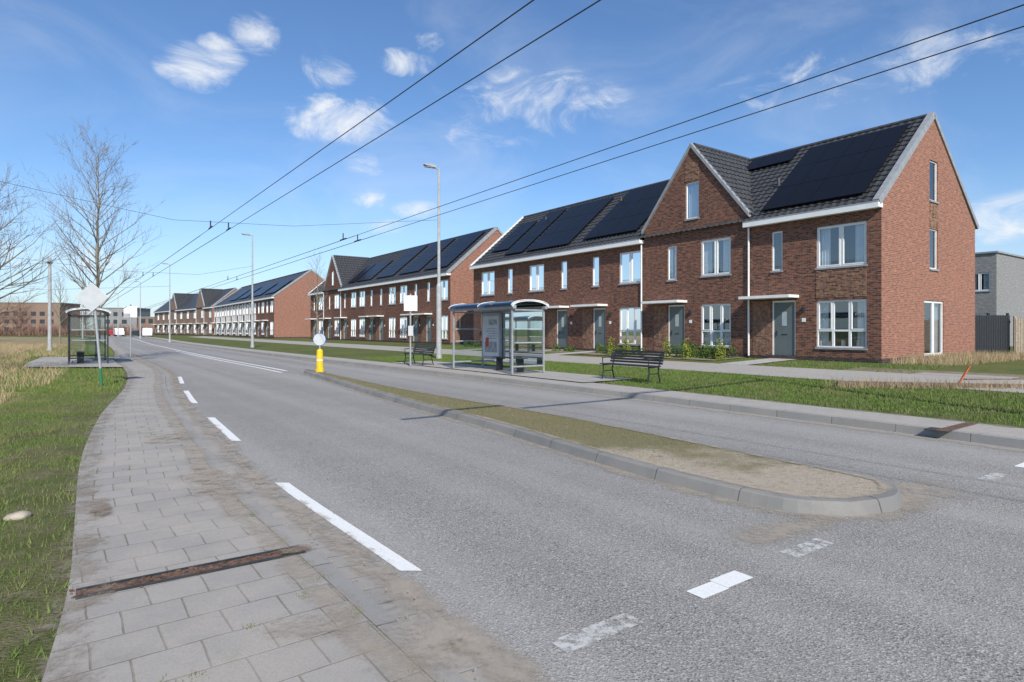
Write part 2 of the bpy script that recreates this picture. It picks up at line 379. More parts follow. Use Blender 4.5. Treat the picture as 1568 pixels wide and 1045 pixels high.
def mark(name,pts,mat,z=.005):
    a=Acc(); a.poly([(x,y_,z) for x,y_ in pts]); return a.make(name,mat)
def dash(f,y0,y1,w=.06,mat='mark',name='edge_line_dash',z=.005):
    return strip(name,off(f,-w),off(f,w),ysr(y0,y1),z,z,M[mat])
for y0,y1 in ((4.03,6.35),(8.73,11.06),(13.2,15.9),(18.0,20.6)): dash(Dl,y0,y1)
mid=lambda Y:.5*(E(Y)+F(Y))
strip('centre_line',off(mid,-.07),off(mid,.07),ysr(23.5,150),.005,.005,M['mark'])
strip('centre_line_b',off(mid,-.45),off(mid,-.33),ysr(22.6,45),.005,.005,M['mark'])
def dashd2(c,L=.52,w=.075,mat='mark',name='crossing_mark'):
    p=[]
    for a,b in ((-L/2,-w),(L/2,-w),(L/2,w),(-L/2,w)):
        p.append((c[0]+D2[0]*a-D2[1]*b,c[1]+D2[1]*a+D2[0]*b))
    mark(name,p,M[mat])
dashd2((1.20,3.735),.25,.065,'mark'); dashd2((1.405,3.90),.27,.07,'mark')
dashd2((.456,3.22),.55,.07,'markworn'); dashd2((2.16,4.46),.5,.07,'markworn'); dashd2((6.1,7.2),.5,.07,'mark'); dashd2((5.2,6.6),.5,.07,'markworn')
def rect2(name,p0,p1,w,z,h,mat,parent=None):
    d=Vector((p1[0]-p0[0],p1[1]-p0[1])); L=d.length; d.normalize(); n=Vector((-d.y,d.x))
    a=Acc(); m=lambda q,r,s:(p0[0]+d.x*q+n.x*r,p0[1]+d.y*q+n.y*r,s)
    a.box(m,0,L,-w/2,w/2,z,z+h); return a.make(name,mat,parent)
gj=empty('rusty_expansion_joint')
rect2('joint_core',(-2.55,3.56),(-1.48,4.30),.10,.045,.008,M['rust'],gj)
for o_ in (-.075,.065):
    rect2('joint_rail',(-2.55-.57*o_,3.56+.82*o_),(-1.48-.57*o_,4.30+.82*o_),.014,.045,.016,M['blackmetal'],gj)
a=Acc()
for i in range(260):
    t=random.random(); x=-2.55+1.07*t+random.gauss(0,.03); y_=3.56+.74*t+random.gauss(0,.03); r=random.uniform(.004,.014)
    an=random.uniform(0,3); m=lambda q,r_,s,x=x,y_=y_,an=an:(x+q*math.cos(an)-r_*math.sin(an),y_+q*math.sin(an)+r_*math.cos(an),.050+s); a.box(m,-r,r,-r*.7,r*.7,0,r*.8)
a.make('joint_debris',M['rust'],gj)
gj2=empty('rusty_expansion_joint')
rect2('joint_core',(6.22,8.85),(7.25,9.6),.16,.118,.014,M['rust'],gj2)
rect2('joint_recess',(6.18,8.90),(6.42,9.08),.3,.118,.012,M['dark'],gj2)

# ------------------------------------------------------------------ traffic island
near=[(2.92,5.20),(2.38,5.36),(1.75,6.14),(1.235,6.94),(.65,7.95),(-.47,9.95),(-1.89,12.2),(-3.66,15.2),(-6.15,19.6),(-7.6,22.2)]
far=[(-7.45,22.6),(-5.9,20.3),(-2.9,15.7),(-1.05,13.15),(.70,10.9),(2.15,8.65),(3.05,7.2),(3.65,6.25),(3.72,5.85),(3.45,5.42)]
ring=catmull(near+far+[near[0]],6)[:-1]
def inset(r,d):
    n=len(r); out=[]
    area=sum(r[i][0]*r[(i+1)%n][1]-r[(i+1)%n][0]*r[i][1] for i in range(n)); sg=1 if area>0 else -1
    for i in range(n):
        a=r[i-1]; b=r[(i+1)%n]; dx,dy=b[0]-a[0],b[1]-a[1]; L=math.hypot(dx,dy) or 1
        out.append((r[i][0]-dy/L*d*sg,r[i][1]+dx/L*d*sg))
    return out
isl=empty('traffic_island')
def ringmesh(name,rs,mat,cap=False):
    n=len(rs[0][0]); v=[];f=[]
    for r,z in rs: v+=[(p[0],p[1],z) for p in r]
    s=[0]
    for i in range(1,n+1): s.append(s[-1]+math.hypot(rs[0][0][i%n][0]-rs[0][0][i-1][0],rs[0][0][i%n][1]-rs[0][0][i-1][1]))
    fuv=[]
    for k in range(len(rs)-1):
        for i in range(n):
            j=(i+1)%n; f.append((k*n+i,k*n+j,(k+1)*n+j,(k+1)*n+i)); fuv.append([(s[i],k*.15+.1),(s[i+1],k*.15+.1),(s[i+1],k*.15+.25),(s[i],k*.15+.25)])
    me=bpy.data.meshes.new(name); me.from_pydata(v,[],f); ul=me.uv_layers.new(name='UVMap')
    for p,u in zip(me.polygons,fuv):
        for li,c in zip(p.loop_indices,u): ul.data[li].uv=c
    me.materials.append(mat); return link(bpy.data.objects.new(name,me),isl)
ringmesh('island_kerb',[(ring,0),(inset(ring,.035),.10),(inset(ring,.05),.114),(inset(ring,.13),.118),(inset(ring,.135),.09)],M['islkerb'])
inn=inset(ring,.125)
a=Acc(); a.poly([(p[0],p[1],.112) for p in inn]); io=a.make('island_soil',M['median'],isl,recalc=False)
bm=bmesh.new(); bm.from_mesh(io.data); bmesh.ops.triangulate(bm,faces=bm.faces[:]); bm.to_mesh(io.data); bm.free()
def ringband(name,d0,d1,z,mat,full=False):
    r0=inset(ring,d0); r1=inset(ring,d1); n=len(ring); v=[];f=[]
    for i in range(n): v.append((*r0[i],z)); v.append((*r1[i],z))
    for i in range(n): j=(i+1)%n; f.append((2*i,2*i+1,2*j+1,2*j))
    me=bpy.data.meshes.new(name); me.from_pydata(v,[],f); ul=me.uv_layers.new(name='UVMap')
    for l in me.loops: ul.data[l.index].uv=(l.vertex_index//2*.1,(.5 if l.vertex_index%2==0 else 0) if not full else (l.vertex_index%2))
    me.materials.append(mat); return link(bpy.data.objects.new(name,me))
ringband('sand_by_island',0,-.30,.006,M['sand'])
ringband('sand_over_island_kerb',.07,.24,.1225,M['sand'],True)
def blob(name,c,rx,ry,rot,z,mat,n=40):
    v=[(c[0],c[1],z)];uv=[(0,.5)];f=[]
    for i in range(n):
        t=2*math.pi*i/n; x=rx*math.cos(t); y_=ry*math.sin(t)
        v.append((c[0]+x*math.cos(rot)-y_*math.sin(rot),c[1]+x*math.sin(rot)+y_*math.cos(rot),z)); uv.append((i/n,0))
    for i in range(n): f.append((0,1+i,1+(i+1)%n))
    me=bpy.data.meshes.new(name); me.from_pydata(v,[],f); ul=me.uv_layers.new(name='UVMap')
    for l in me.loops: ul.data[l.index].uv=uv[l.vertex_index]
    me.materials.append(mat); return link(bpy.data.objects.new(name,me))
blob('sand_patch',(3.9,5.9),1.35,.65,.7,.0075,M['sand'])
blob('sand_patch',(2.2,4.9),1.3,.35,.6,.0085,M['sand'])
blob('sand_patch',(-.50,3.10),.75,.33,-.95,.0665,M['sand'])
blob('sand_patch',(-1.0,3.2),.5,.28,.2,.0690,M['sand'])
blob('sand_patch',(-3.0,6.1),1.2,.45,-.95,.0665,M['sand'])
blob('sand_patch',(-5.0,8.8),1.5,.5,-.95,.0665,M['sand'])
blob('dirt_patch',(-3.46,6.72),.18,.07,.2,.071,M['dirtline'])
blob('dirt_patch',(-3.5,5.2),.35,.13,-.9,.071,M['earth'])
blob('dirt_patch',(-1.50,4.25),.20,.12,.6,.0715,M['earth'])
blob('earth_patch',(-3.2,3.30),.75,.17,.35,.098,M['earth'])
bm=bmesh.new(); bmesh.ops.create_icosphere(bm,subdivisions=3,radius=.09)
for vx in bm.verts: vx.co*=1+.22*math.sin(vx.co.x*40)*math.cos(vx.co.y*31); vx.co.z*=.40
me=bpy.data.meshes.new('verge_stone'); bm.to_mesh(me); bm.free(); me.materials.append(M['stone']); so_=link(bpy.data.objects.new('verge_stone',me)); so_.location=(-4.05,5.0,.07)

# ------------------------------------------------------------------ houses
def wall(name,m,a0,a1,z0,z1,ops,mat,parent,clips=(),rec=.11):
    xs=sorted(set([a0,a1]+[o[0] for o in ops]+[o[1] for o in ops])); zs=sorted(set([z0,z1]+[o[2] for o in ops]+[o[3] for o in ops]))
    bm=bmesh.new(); vd={}
    def gvx(a,d,z):
        k=(round(a,4),round(d,4),round(z,4))
        if k not in vd: vd[k]=bm.verts.new((a,d,z))
        return vd[k]
    for i in range(len(xs)-1):
        for j in range(len(zs)-1):
            ca=(xs[i]+xs[i+1])/2; cz=(zs[j]+zs[j+1])/2
            if any(o[0]<ca<o[1] and o[2]<cz<o[3] for o in ops): continue
            bm.faces.new([gvx(xs[i],0,zs[j]),gvx(xs[i+1],0,zs[j]),gvx(xs[i+1],0,zs[j+1]),gvx(xs[i],0,zs[j+1])])
    for o in ops:
        A,B,Z0,Z1=o[:4]
        for p,q in (((A,Z0),(B,Z0)),((B,Z0),(B,Z1)),((B,Z1),(A,Z1)),((A,Z1),(A,Z0))):
            vs=[bm.verts.new((p[0],0,p[1])),bm.verts.new((q[0],0,q[1])),bm.verts.new((q[0],rec,q[1])),bm.verts.new((p[0],rec,p[1]))]
            bm.faces.new(vs)
    for co,no in clips:
        bmesh.ops.bisect_plane(bm,geom=bm.verts[:]+bm.edges[:]+bm.faces[:],plane_co=(co[0],0,co[1]),plane_no=(no[0],0,no[1]),clear_outer=True)
    for vx in bm.verts: vx.co=Vector(m(*vx.co))
    me=bpy.data.meshes.new(name); bm.to_mesh(me); bm.free(); me.materials.append(mat)
    return link(bpy.data.objects.new(name,me),parent)
def tiles(acc,o,A,B,res=6,sa=.30,sb=.36):
    o=Vector(o);A=Vector(A);B=Vector(B); N=A.cross(B).normalized()
    if N.z<0: N=-N
    nc=max(1,round(A.length/sa)); nr=max(1,round(B.length/sb)); na=nc*res
    k=len(acc.v); lines=[]
    for r in range(nr):
        lines.append((r/nr,.045)); lines.append(((r+1)/nr,.005))
    for t,h in lines:
        for i in range(na+1):
            ph=(i%res)/res; w_=.035*(math.sin(math.pi*min(1,ph/.62)) if ph<.62 else 0)
            acc.v.append(tuple(o+A*(i/na)+B*t+N*(h+w_)))
    w=na+1
    for r in range(len(lines)-1):
        for i in range(na): acc.f.append((k+r*w+i,k+r*w+i+1,k+(r+1)*w+i+1,k+(r+1)*w+i))
class House: pass
def newhouse():
    h=House()
    for n in ('frame','glass','curt','dark','door','frost','sill','canopy','relief','white','zinc','solar','tile','ridge','pipe','plinth','metal'): setattr(h,n,Acc())
    return h
def window(h,m,o,style,rng):
    a0,a1,z0,z1=o; f=.055; d0,d1=.05,.11
    h.frame.box(m,a0+.002,a0+f,d0,d1,z0+.002,z1-.002); h.frame.box(m,a1-f,a1-.002,d0,d1,z0+.002,z1-.002)
    h.frame.box(m,a0+f,a1-f,d0,d1,z0+.002,z0+f); h.frame.box(m,a0+f,a1-f,d0,d1,z1-f,z1-.002)
    W_=a1-a0; muls=[]
    if style=='g': muls=[a0+W_/3,a0+2*W_/3]
    elif style in('u','d'): muls=[a0+W_/2]
    for c in muls: h.frame.box(m,c-.045,c+.045,d0+.002,d1,z0+f,z1-f)
    edges=[a0+f]+muls+[a1-f]
    for i in range(len(edges)-1):
        l=edges[i]+(.045 if i else 0); r=edges[i+1]-(.045 if i<len(edges)-2 else 0)
        if style=='g':
            zt=z0+(z1-z0)*.36; h.frame.box(m,l,r,d0+.004,d1,zt-.035,zt+.035)
            if i!=1:
                for zz in ((zt+.035,z1-f),): 
                    g=.035; h.frame.box(m,l,l+g,d0-.01,d1-.01,zz[0],zz[1]); h.frame.box(m,r-g,r,d0-.01,d1-.01,zz[0],zz[1]); h.frame.box(m,l+g,r-g,d0-.01,d1-.01,zz[0],zz[0]+g); h.frame.box(m,l+g,r-g,d0-.01,d1-.01,zz[1]-g,zz[1])
        elif style=='u' or style=='d':
            g=.04; h.frame.box(m,l,l+g,d0-.01,d1-.01,z0+f,z1-f); h.frame.box(m,r-g,r,d0-.01,d1-.01,z0+f,z1-f); h.frame.box(m,l+g,r-g,d0-.01,d1-.01,z0+f,z0+f+g); h.frame.box(m,l+g,r-g,d0-.01,d1-.01,z1-f-g,z1-f)
    h.glass.poly([m(a0+.03,.085,z0+.03),m(a1-.03,.085,z0+.03),m(a1-.03,.085,z1-.03),m(a0+.03,.085,z1-.03)])
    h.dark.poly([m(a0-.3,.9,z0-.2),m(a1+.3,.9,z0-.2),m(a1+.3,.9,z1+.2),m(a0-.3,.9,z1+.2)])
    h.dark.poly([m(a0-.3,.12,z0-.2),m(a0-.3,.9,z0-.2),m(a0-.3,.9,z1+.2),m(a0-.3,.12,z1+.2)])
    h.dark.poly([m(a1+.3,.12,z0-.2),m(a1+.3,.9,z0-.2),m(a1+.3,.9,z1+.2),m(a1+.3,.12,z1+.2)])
    def curtain(c0,c1,zb,zt,d=.2):
        nn=max(3,int((c1-c0)/.05)); P=[]
        for i in range(nn+1): P.append((c0+(c1-c0)*i/nn,d+(.03 if i%2 else 0)))
        for i in range(nn): h.curt.poly([m(P[i][0],P[i][1],zb),m(P[i+1][0],P[i+1][1],zb),m(P[i+1][0],P[i+1][1],zt),m(P[i][0],P[i][1],zt)])
    r=rng.random()
    if style=='n':
        if r<.5: curtain(a0,a1,z0,z1)
    elif style=='u':
        if r<.8:
            k=.18+.2*rng.random(); curtain(a0,a0+W_*k,z0,z1); curtain(a1-W_*k*.9,a1,z0,z1)
        else: curtain(a0,a1,z0+.5*(z1-z0),z1)
    elif style=='g':
        if r<.5: curtain(a0,a0+W_*.22,z0,z1); curtain(a1-W_*.2,a1,z0,z1)
        else: curtain(a0,a1,z0,z0+(z1-z0)*.36)
        for q in range(3):
            x=a0+W_*(.2+.3*q); h.curt.box(m,x-.05,x+.05,.16,.24,z0+.06,z0+.2+.1*rng.random())
    elif style=='d': curtain(a0,a0+W_*.3,z0,z1); curtain(a1-W_*.3,a1,z0,z1)
    h.sill.box(m,a0-.03,a1+.03,-.05,.05,z0-.07,z0-.003)
def door(h,m,o):
    a0,a1,z0,z1=o; d0,d1=.05,.11
    h.frame.box(m,a0+.002,a0+.06,d0,d1,z0,z1-.002); h.frame.box(m,a1-.06,a1-.002,d0,d1,z0,z1-.002); h.frame.box(m,a0+.06,a1-.06,d0,d1,z1-.07,z1-.002)
    h.door.box(m,a0+.06,a1-.06,.065,.105,z0+.03,z1-.07)
    h.door.box(m,a0+.06,a1-.06,.02,.12,z0,z0+.03)
    w=a1-a0
    h.frost.box(m,a0+w*.40,a0+w*.60,.055,.064,z0+1.35,z1-.45)
    h.metal.box(m,a0+w*.80,a0+w*.83,.02,.064,z0+.95,z0+1.15)
    h.metal.box(m,a0+w*.38,a0+w*.62,.055,.064,z0+.98,z0+1.02)
def relief(h,m,a0,a1,z0,z1,rng):
    z=z0; r=0
    while z<z1-.05:
        a=a0-(.11 if r%2 else 0)
        while a<a1-.02:
            l=max(a,a0)+.003; q=min(a+.217,a1)-.003
            if q>l+.02: h.relief.box(m,l,q,-rng.choice((.006,.010,.018,.028)),.001,z+.002,z+.062)
            a+=.22
        z+=.066; r+=1
def rowhouses(name,org,z0,L,segs,units,gw=8.9,res=6,rotz=ROT,mat='brick',side_ops=(),solar=(),tile_geo=True,seed=1,white_panels=(),endtrim='zinc'):
    rng=random.Random(seed)
    root=empty(name,(org[0],org[1],z0),rotz); h=newhouse()
    EV=5.72; RD=9.68; mid_=gw/2
    mf=lambda a,d,z:(-a,d,z); ms=lambda a,d,z:(-d,a,z); me_=lambda a,d,z:(-(L-d),a,z)
    for (u0,u1,k) in segs:
        ops=[o for o in units if u0<=o[0] and o[1]<=u1]
        if k=='r': wall('front_wall',mf,u0,u1,0,5.66,[o[:4] for o in ops],M[mat],root)
        else:
            xc=(u0+u1)/2; hw=(u1-u0)/2; s=(9.75-6.2)/hw
            clips=[((xc,9.75),(s,1)),((xc,9.75),(-s,1))]
            wall('gable_front_wall',mf,u0,u1,0,9.8,[o[:4] for o in ops],M[mat],root,clips)
            h2=Acc(); 
            for uu,sg in ((u0,1),(u1,-1)):
                h2.poly([mf(uu,0,5.6),mf(uu,1.0,5.6),mf(uu,1.0,6.2),mf(uu,0,6.2)])
            h2.make('gable_cheeks',M[mat],root)
            ov=.10
            for sg in (1,-1):
                o=(-(xc+sg*(hw+ov)),-.06,6.2-ov*s); B=(sg*(hw+ov),0,(hw+ov)*s); A=(0,mid_+.06,0)
                tiles(h.tile,o,A,B,res)
                sl=math.hypot(1,s); 
                mr=lambda a,d,t,sg=sg:(-(xc+sg*(hw+ov)-sg*t/sl), a, 6.2-ov*s+t*s/sl+d)
                h.zinc.box(mr,-.10,.10,-.09,.10,0,(hw+ov)*sl)
            h.ridge.tube((-xc,.15,9.80),(-xc,mid_,9.80),.10,n=8)
        for o in ops:
            if o[4]=='door': door(h,mf,o[:4])
            else: window(h,mf,o[:4],o[4],rng)
    sg_=(RD-EV)/mid_
    clips=[((mid_,RD-.05),(sg_,1)),((mid_,RD-.05),(-sg_,1))]
    wall('side_wall',ms,0,gw,0,RD+.1,[o[:4] for o in side_ops],M['brick_lit'],root,clips)
    wall('end_wall',me_,0,gw,0,RD+.1,[],M['brick_lit'],root,clips)
    mb=lambda a,d,z:(-a,gw-d,z)
    wall('rear_wall',mb,0,L,0,5.7,[],M[mat],root)
    for o in side_ops: window(h,ms,o[:4],o[4],rng)
    y0=-.18; sl=math.hypot(mid_-y0,RD-EV); c=(mid_-y0)/sl; s=(RD-EV)/sl
    zc=EV+.02
    mroof=lambda a,d,t:(-a,y0+t*c-d*s,zc+t*s+d*c)
    if tile_geo:
        tiles(h.tile,(-L+.02,y0,zc),(L-.04,0,0),(0,mid_-y0,RD-EV),res)
    else:
        h.tile.poly([(-L,y0,zc),(0,y0,zc),(0,mid_,RD+.02),(-L,mid_,RD+.02)])
    h.tile.poly([(-L,gw+.18,zc),(0,gw+.18,zc),(0,mid_,RD+.02),(-L,mid_,RD+.02)])
    h.ridge.tube((0,mid_,RD+.05),(-L,mid_,RD+.05),.10,n=8)
    h.zinc.box(mroof,-.06,.16,-.10,.14,-.08,sl+.02)
    (h.white if endtrim=='white' else h.zinc).box(mroof,L-.14,L+.06,-.10,.12,-.08,sl+.02)
    mroofb=lambda a,d,t:(-a,gw-y0-t*c+d*s,zc+t*s+d*c)
    h.zinc.box(mroofb,-.06,.06,-.08,.10,-.08,sl+.02); h.zinc.box(mroofb,L-.06,L+.06,-.08,.10,-.08,sl+.02)
    for (u0,u1,k) in segs:
        if k=='r':
            h.white.box(mf,u0+(0 if u0>0 else -.05),u1,-.34,-.003,5.52,5.68)
            h.white.box(mf,u0+(0 if u0>0 else -.05),u1,-.36,-.34,5.50,5.72)
            h.zinc.box(mf,u0+(0 if u0>0 else -.05),u1,-.37,-.361,5.70,5.745)
    for (u0,u1,k) in segs:
        if k=='g':
            for uu in (u0-.10,u1+.12):
                if 0<uu<L:
                    h.pipe.tube(mf(uu,-.08,.1),mf(uu,-.08,5.5),.04,n=8)
    for (a0,nc,t0,nr) in solar:
        for i in range(nc):
            for j in range(nr):
                x=a0+i*1.03; t=t0+j*1.68
                h.solar.box(mroof,x,x+1.014,.14,.175,t,t+1.660)
                h.metal.box(mroof,x,x+1.014,.10,.139,t+.3,t+.34)
    for (a0,a1,zb,zt,st) in units:
        if st=='door':
            h.canopy.box(mf,a0-.15,a1+1.05,-.75,-.003,2.46,2.57)
            relief(h,mf,a1+.06,a1+.86,.12,2.36,rng)
            h.white.box(mf,a0-.42,a0-.27,-.02,-.003,1.5,1.65)
            h.metal.box(mf,a0-.38,a0-.30,-.10,-.003,1.9,2.1)
        if st=='g' and seed==1 and a0<1: relief(h,mf,a0,a1,zt+.10,3.45,rng)
    h.plinth.box(mf,0,L,-.012,-.002,-.3,.16); h.plinth.box(ms,0,gw,-.012,-.002,-.3,.16)
    for (a0,a1,zb,zt) in white_panels: h.canopy.box(mf,a0,a1,-.04,-.003,zb,zt)
    parts=(('frame','window_frames','white'),('glass','window_glass','glass'),('curt','curtains','curtain'),('dark','room_interior','dark'),('door','doors','door'),('frost','door_glass','frost'),
      ('sill','window_sills','zinc'),('canopy','door_canopies','render_white'),('relief','relief_brickwork','brick_relief'),('white','gutters','white'),('zinc','roof_trim','zinc'),('solar','solar_panels','solar'),
      ('tile','roof_tiles','tile'),('ridge','ridge_tiles','ridge'),('pipe','downpipes','white'),('plinth','plinth','brick_plinth'),('metal','metal_fittings','blackmetal'))
    for at,nm,mm in parts:
        getattr(h,at).make(nm,M[mm],root,recalc=at not in('tile','glass','curt'))
    return root
un=[(.5,2.34,.52,2.31,'g'),(.5,2.34,3.56,5.14,'u'),(3.73,4.2,3.6,5.2,'n'),(3.18,4.19,0,2.37,'door'),
 (6.12,7.69,.45,2.35,'g'),(6.12,7.69,3.63,5.26,'u'),(9.07,9.62,3.58,5.2,'n'),(7.8,8.55,6.35,8.04,'n'),(8.6,9.6,0,2.37,'door'),
 (11.3,12.85,.45,2.35,'g'),(11.3,12.85,3.6,5.22,'u'),(14.37,14.9,3.6,5.2,'n'),(13.85,14.85,0,2.37,'door'),
 (19.18,20.7,.45,2.35,'g'),(19.18,20.7,3.6,5.22,'u'),(17.05,17.58,3.6,5.2,'n'),(17.0,18.0,0,2.37,'door'),
 (24.6,26.3,.45,2.35,'g'),(24.6,26.3,3.6,5.22,'u'),(22.5,23.05,3.6,5.2,'n'),(22.4,23.4,0,2.37,'door')]
side=[(4.1,4.9,6.3,7.9,'n'),(4.1,4.9,3.6,5.2,'n'),(3.6,5.5,.17,2.35,'d')]
r1=rowhouses('brick_row_houses',C0,.40,27.3,[(0,5.3,'r'),(5.3,11.1,'g'),(11.1,27.3,'r')],un,side_ops=side,
  solar=[(.62,4,.50,3),(11.9,4,.75,3),(17.1,4,.55,3),(21.6,2,.55,3),(24.0,2,1.3,2)],seed=1,endtrim='white')
hh=newhouse(); rg=random.Random(3); mf=lambda a,d,z:(-a,d,z); ms=lambda a,d,z:(-d,a,z)
relief(hh,mf,7.78,8.57,8.12,9.0,rg); relief(hh,ms,4.1,4.9,5.25,6.2,rg)
hh.relief.make('relief_brickwork_gables',M['brick_relief'],r1)
y0=-.18; mid_=4.45; sl=math.hypot(mid_-y0,3.96); c=(mid_-y0)/sl; s_=3.96/sl
mroof=lambda a,d,t:(-a,y0+t*c-d*s_,5.74+t*s_+d*c)
a=Acc(); a.box(mroof,5.3,6.98,.14,.175,4.75,5.75); a.box(mroof,7.0,7.7,.14,.175,4.75,5.75); a.make('solar_panels_upper',M['solar'],r1)
a=Acc()
for u,t in ((4.95,2.6),(15.9,4.6),(22.9,4.4)): p=mroof(u,.05,t); a.tube(p,(p[0],p[1],p[2]+.35),.07,.07,10)
a.make('roof_vents',M['ridge'],r1)
un=[]
for i in range(5):
    b=i*4.94
    if i%2==0: w0,n0,d0=b+.4,b+3.5,b+3.2
    else: w0,n0,d0=b+2.9,b+.95,b+.75
    un+=[(w0,w0+1.55,.45,2.35,'g'),(w0,w0+1.55,3.6,5.22,'u'),(n0,n0+.5,3.6,5.2,'n'),(d0,d0+.95,0,2.37,'door')]
un+=[(25.3,26.9,.45,2.35,'g'),(25.3,26.9,3.6,5.22,'u'),(28.3,28.8,3.6,5.2,'n'),(28.1,29.1,0,2.37,'door'),(27.1,27.8,6.35,8.0,'n'),
     (31.0,32.6,.45,2.35,'g'),(31.0,32.6,3.6,5.22,'u'),(34.0,34.5,3.6,5.2,'n'),(33.5,34.5,0,2.37,'door')]
rowhouses('brick_row_houses',(-4.9,48.5),.40,35.7,[(0,24.7,'r'),(24.7,30.3,'g'),(30.3,35.7,'r')],un,res=4,
  solar=[(1.2,4,.8,3),(6.2,4,.8,3),(11.6,4,.8,3),(17,4,.8,2),(21.5,2,.8,2)],seed=2,endtrim='white')
un=[]
wp=[]
for i in range(9):
    b=i*5.0
    un+=[(b+.5,b+2.2,.45,2.35,'g'),(b+.5,b+2.2,3.6,5.22,'u'),(b+3.3,b+4.3,0,2.37,'door'),(b+3.3,b+4.3,3.6,5.2,'u')]
    if i>=2: wp+= [(b+2.3,b+3.1,.2,5.4),(b+4.4,b+4.95,.2,5.4),(b+.5,b+2.2,2.45,3.5)]
rowhouses('brick_row_houses',(-32.8,84),.40,45,[(0,45,'r')],un,gw=10.2,res=4,solar=[(2,6,1,2),(10,8,1,2),(20,6,1,2),(28,6,1,2)],seed=4,tile_geo=False,white_panels=wp)
un=[]
for i in range(9):
    b=i*5.6
    un+=[(b+.5,b+2.3,.45,2.35,'g'),(b+.5,b+2.3,3.6,5.22,'u'),(b+3.6,b+4.6,0,2.37,'door')]
rowhouses('brick_row_houses',(-60,122),.40,50.4,[(0,5.6,'r'),(5.6,11.2,'g'),(11.2,28,'r'),(28,33.6,'g'),(33.6,50.4,'r')],un,res=1,rotz=ROT+.11,mat='tan',seed=5,tile_geo=False)

g=empty('modern_grey_house',(33.4,42,.4),ROT)
mf=lambda a,d,z:(-a,d,z)
hh=newhouse(); rg=random.Random(9)
ops=[(.35,1.6,1.0,2.3,'u'),(.35,1.6,3.9,5.2,'u'),(4,6,1,2.3,'u'),(4,6,3.9,5.2,'u')]
wall('front_wall',mf,0,14,0,6.5,[o[:4] for o in ops],M['taupe'],g)
for o in ops: window(hh,mf,o[:4],'u',rg)
wall('side_wall',lambda a,d,z:(-d,a,z),0,12,0,6.5,[],M['taupe'],g)
hh.canopy.box(mf,-.1,14.1,-.1,12.1,6.5,6.62)
for at,nm,mm in (('frame','window_frames','white'),('glass','window_glass','glass'),('curt','curtains','curtain'),('dark','interior','dark'),('canopy','flat_roof','zinc'),('sill','sills','zinc')): getattr(hh,at).make(nm,M[mm],g)
g2=empty('garden_shed',W(-6,16)+(.4,),ROT)
a=Acc(); a.prism(lambda p,d,z:(p,d,z),[(0,0),(3,0),(3,2.0),(1.5,2.3),(0,2.0)],0,4); a.make('shed_body',M['wood'],g2)

def apartment(name,loc,rz,Lx,H,depth,mat):
    r=empty(name,loc,rz); a=Acc(); a.box(ID,0,Lx,0,depth,0,H); a.make('walls',mat,r)
    g=Acc(); f=Acc(); b=Acc()
    fl=int(H/3)
    for k in range(fl):
        x=1.2
        while x<Lx-2.5:
            g.box(ID,x,x+1.8,-.05,-.003,k*3+.9,k*3+2.5)
            if int(x)%3==0: b.box(ID,x-.3,x+2.2,-1.2,-.003,k*3-.1,k*3+.05); b.box(ID,x-.3,x+2.2,-1.2,-1.15,k*3+.05,k*3+.9)
            x+=3.1
    g.make('windows',M['carglass'],r); b.make('balconies',M['zinc'],r)
    p=Acc(); p.box(ID,-.2,Lx+.2,-.2,depth+.2,H,H+.3); p.make('roof',M['zinc'],r)
apartment('apartment_block',(-205,232,0),math.radians(8),30,11.8,14,M['tan'])
apartment('apartment_block',(-165,240,0),math.radians(8),16,10.0,12,M['taupe'])
apartment('apartment_block',(-240,215,0),math.radians(-4),26,12.5,14,M['taupe'])
apartment('apartment_block',(-138,225,0),math.radians(-10),20,6.0,10,M['tan'])

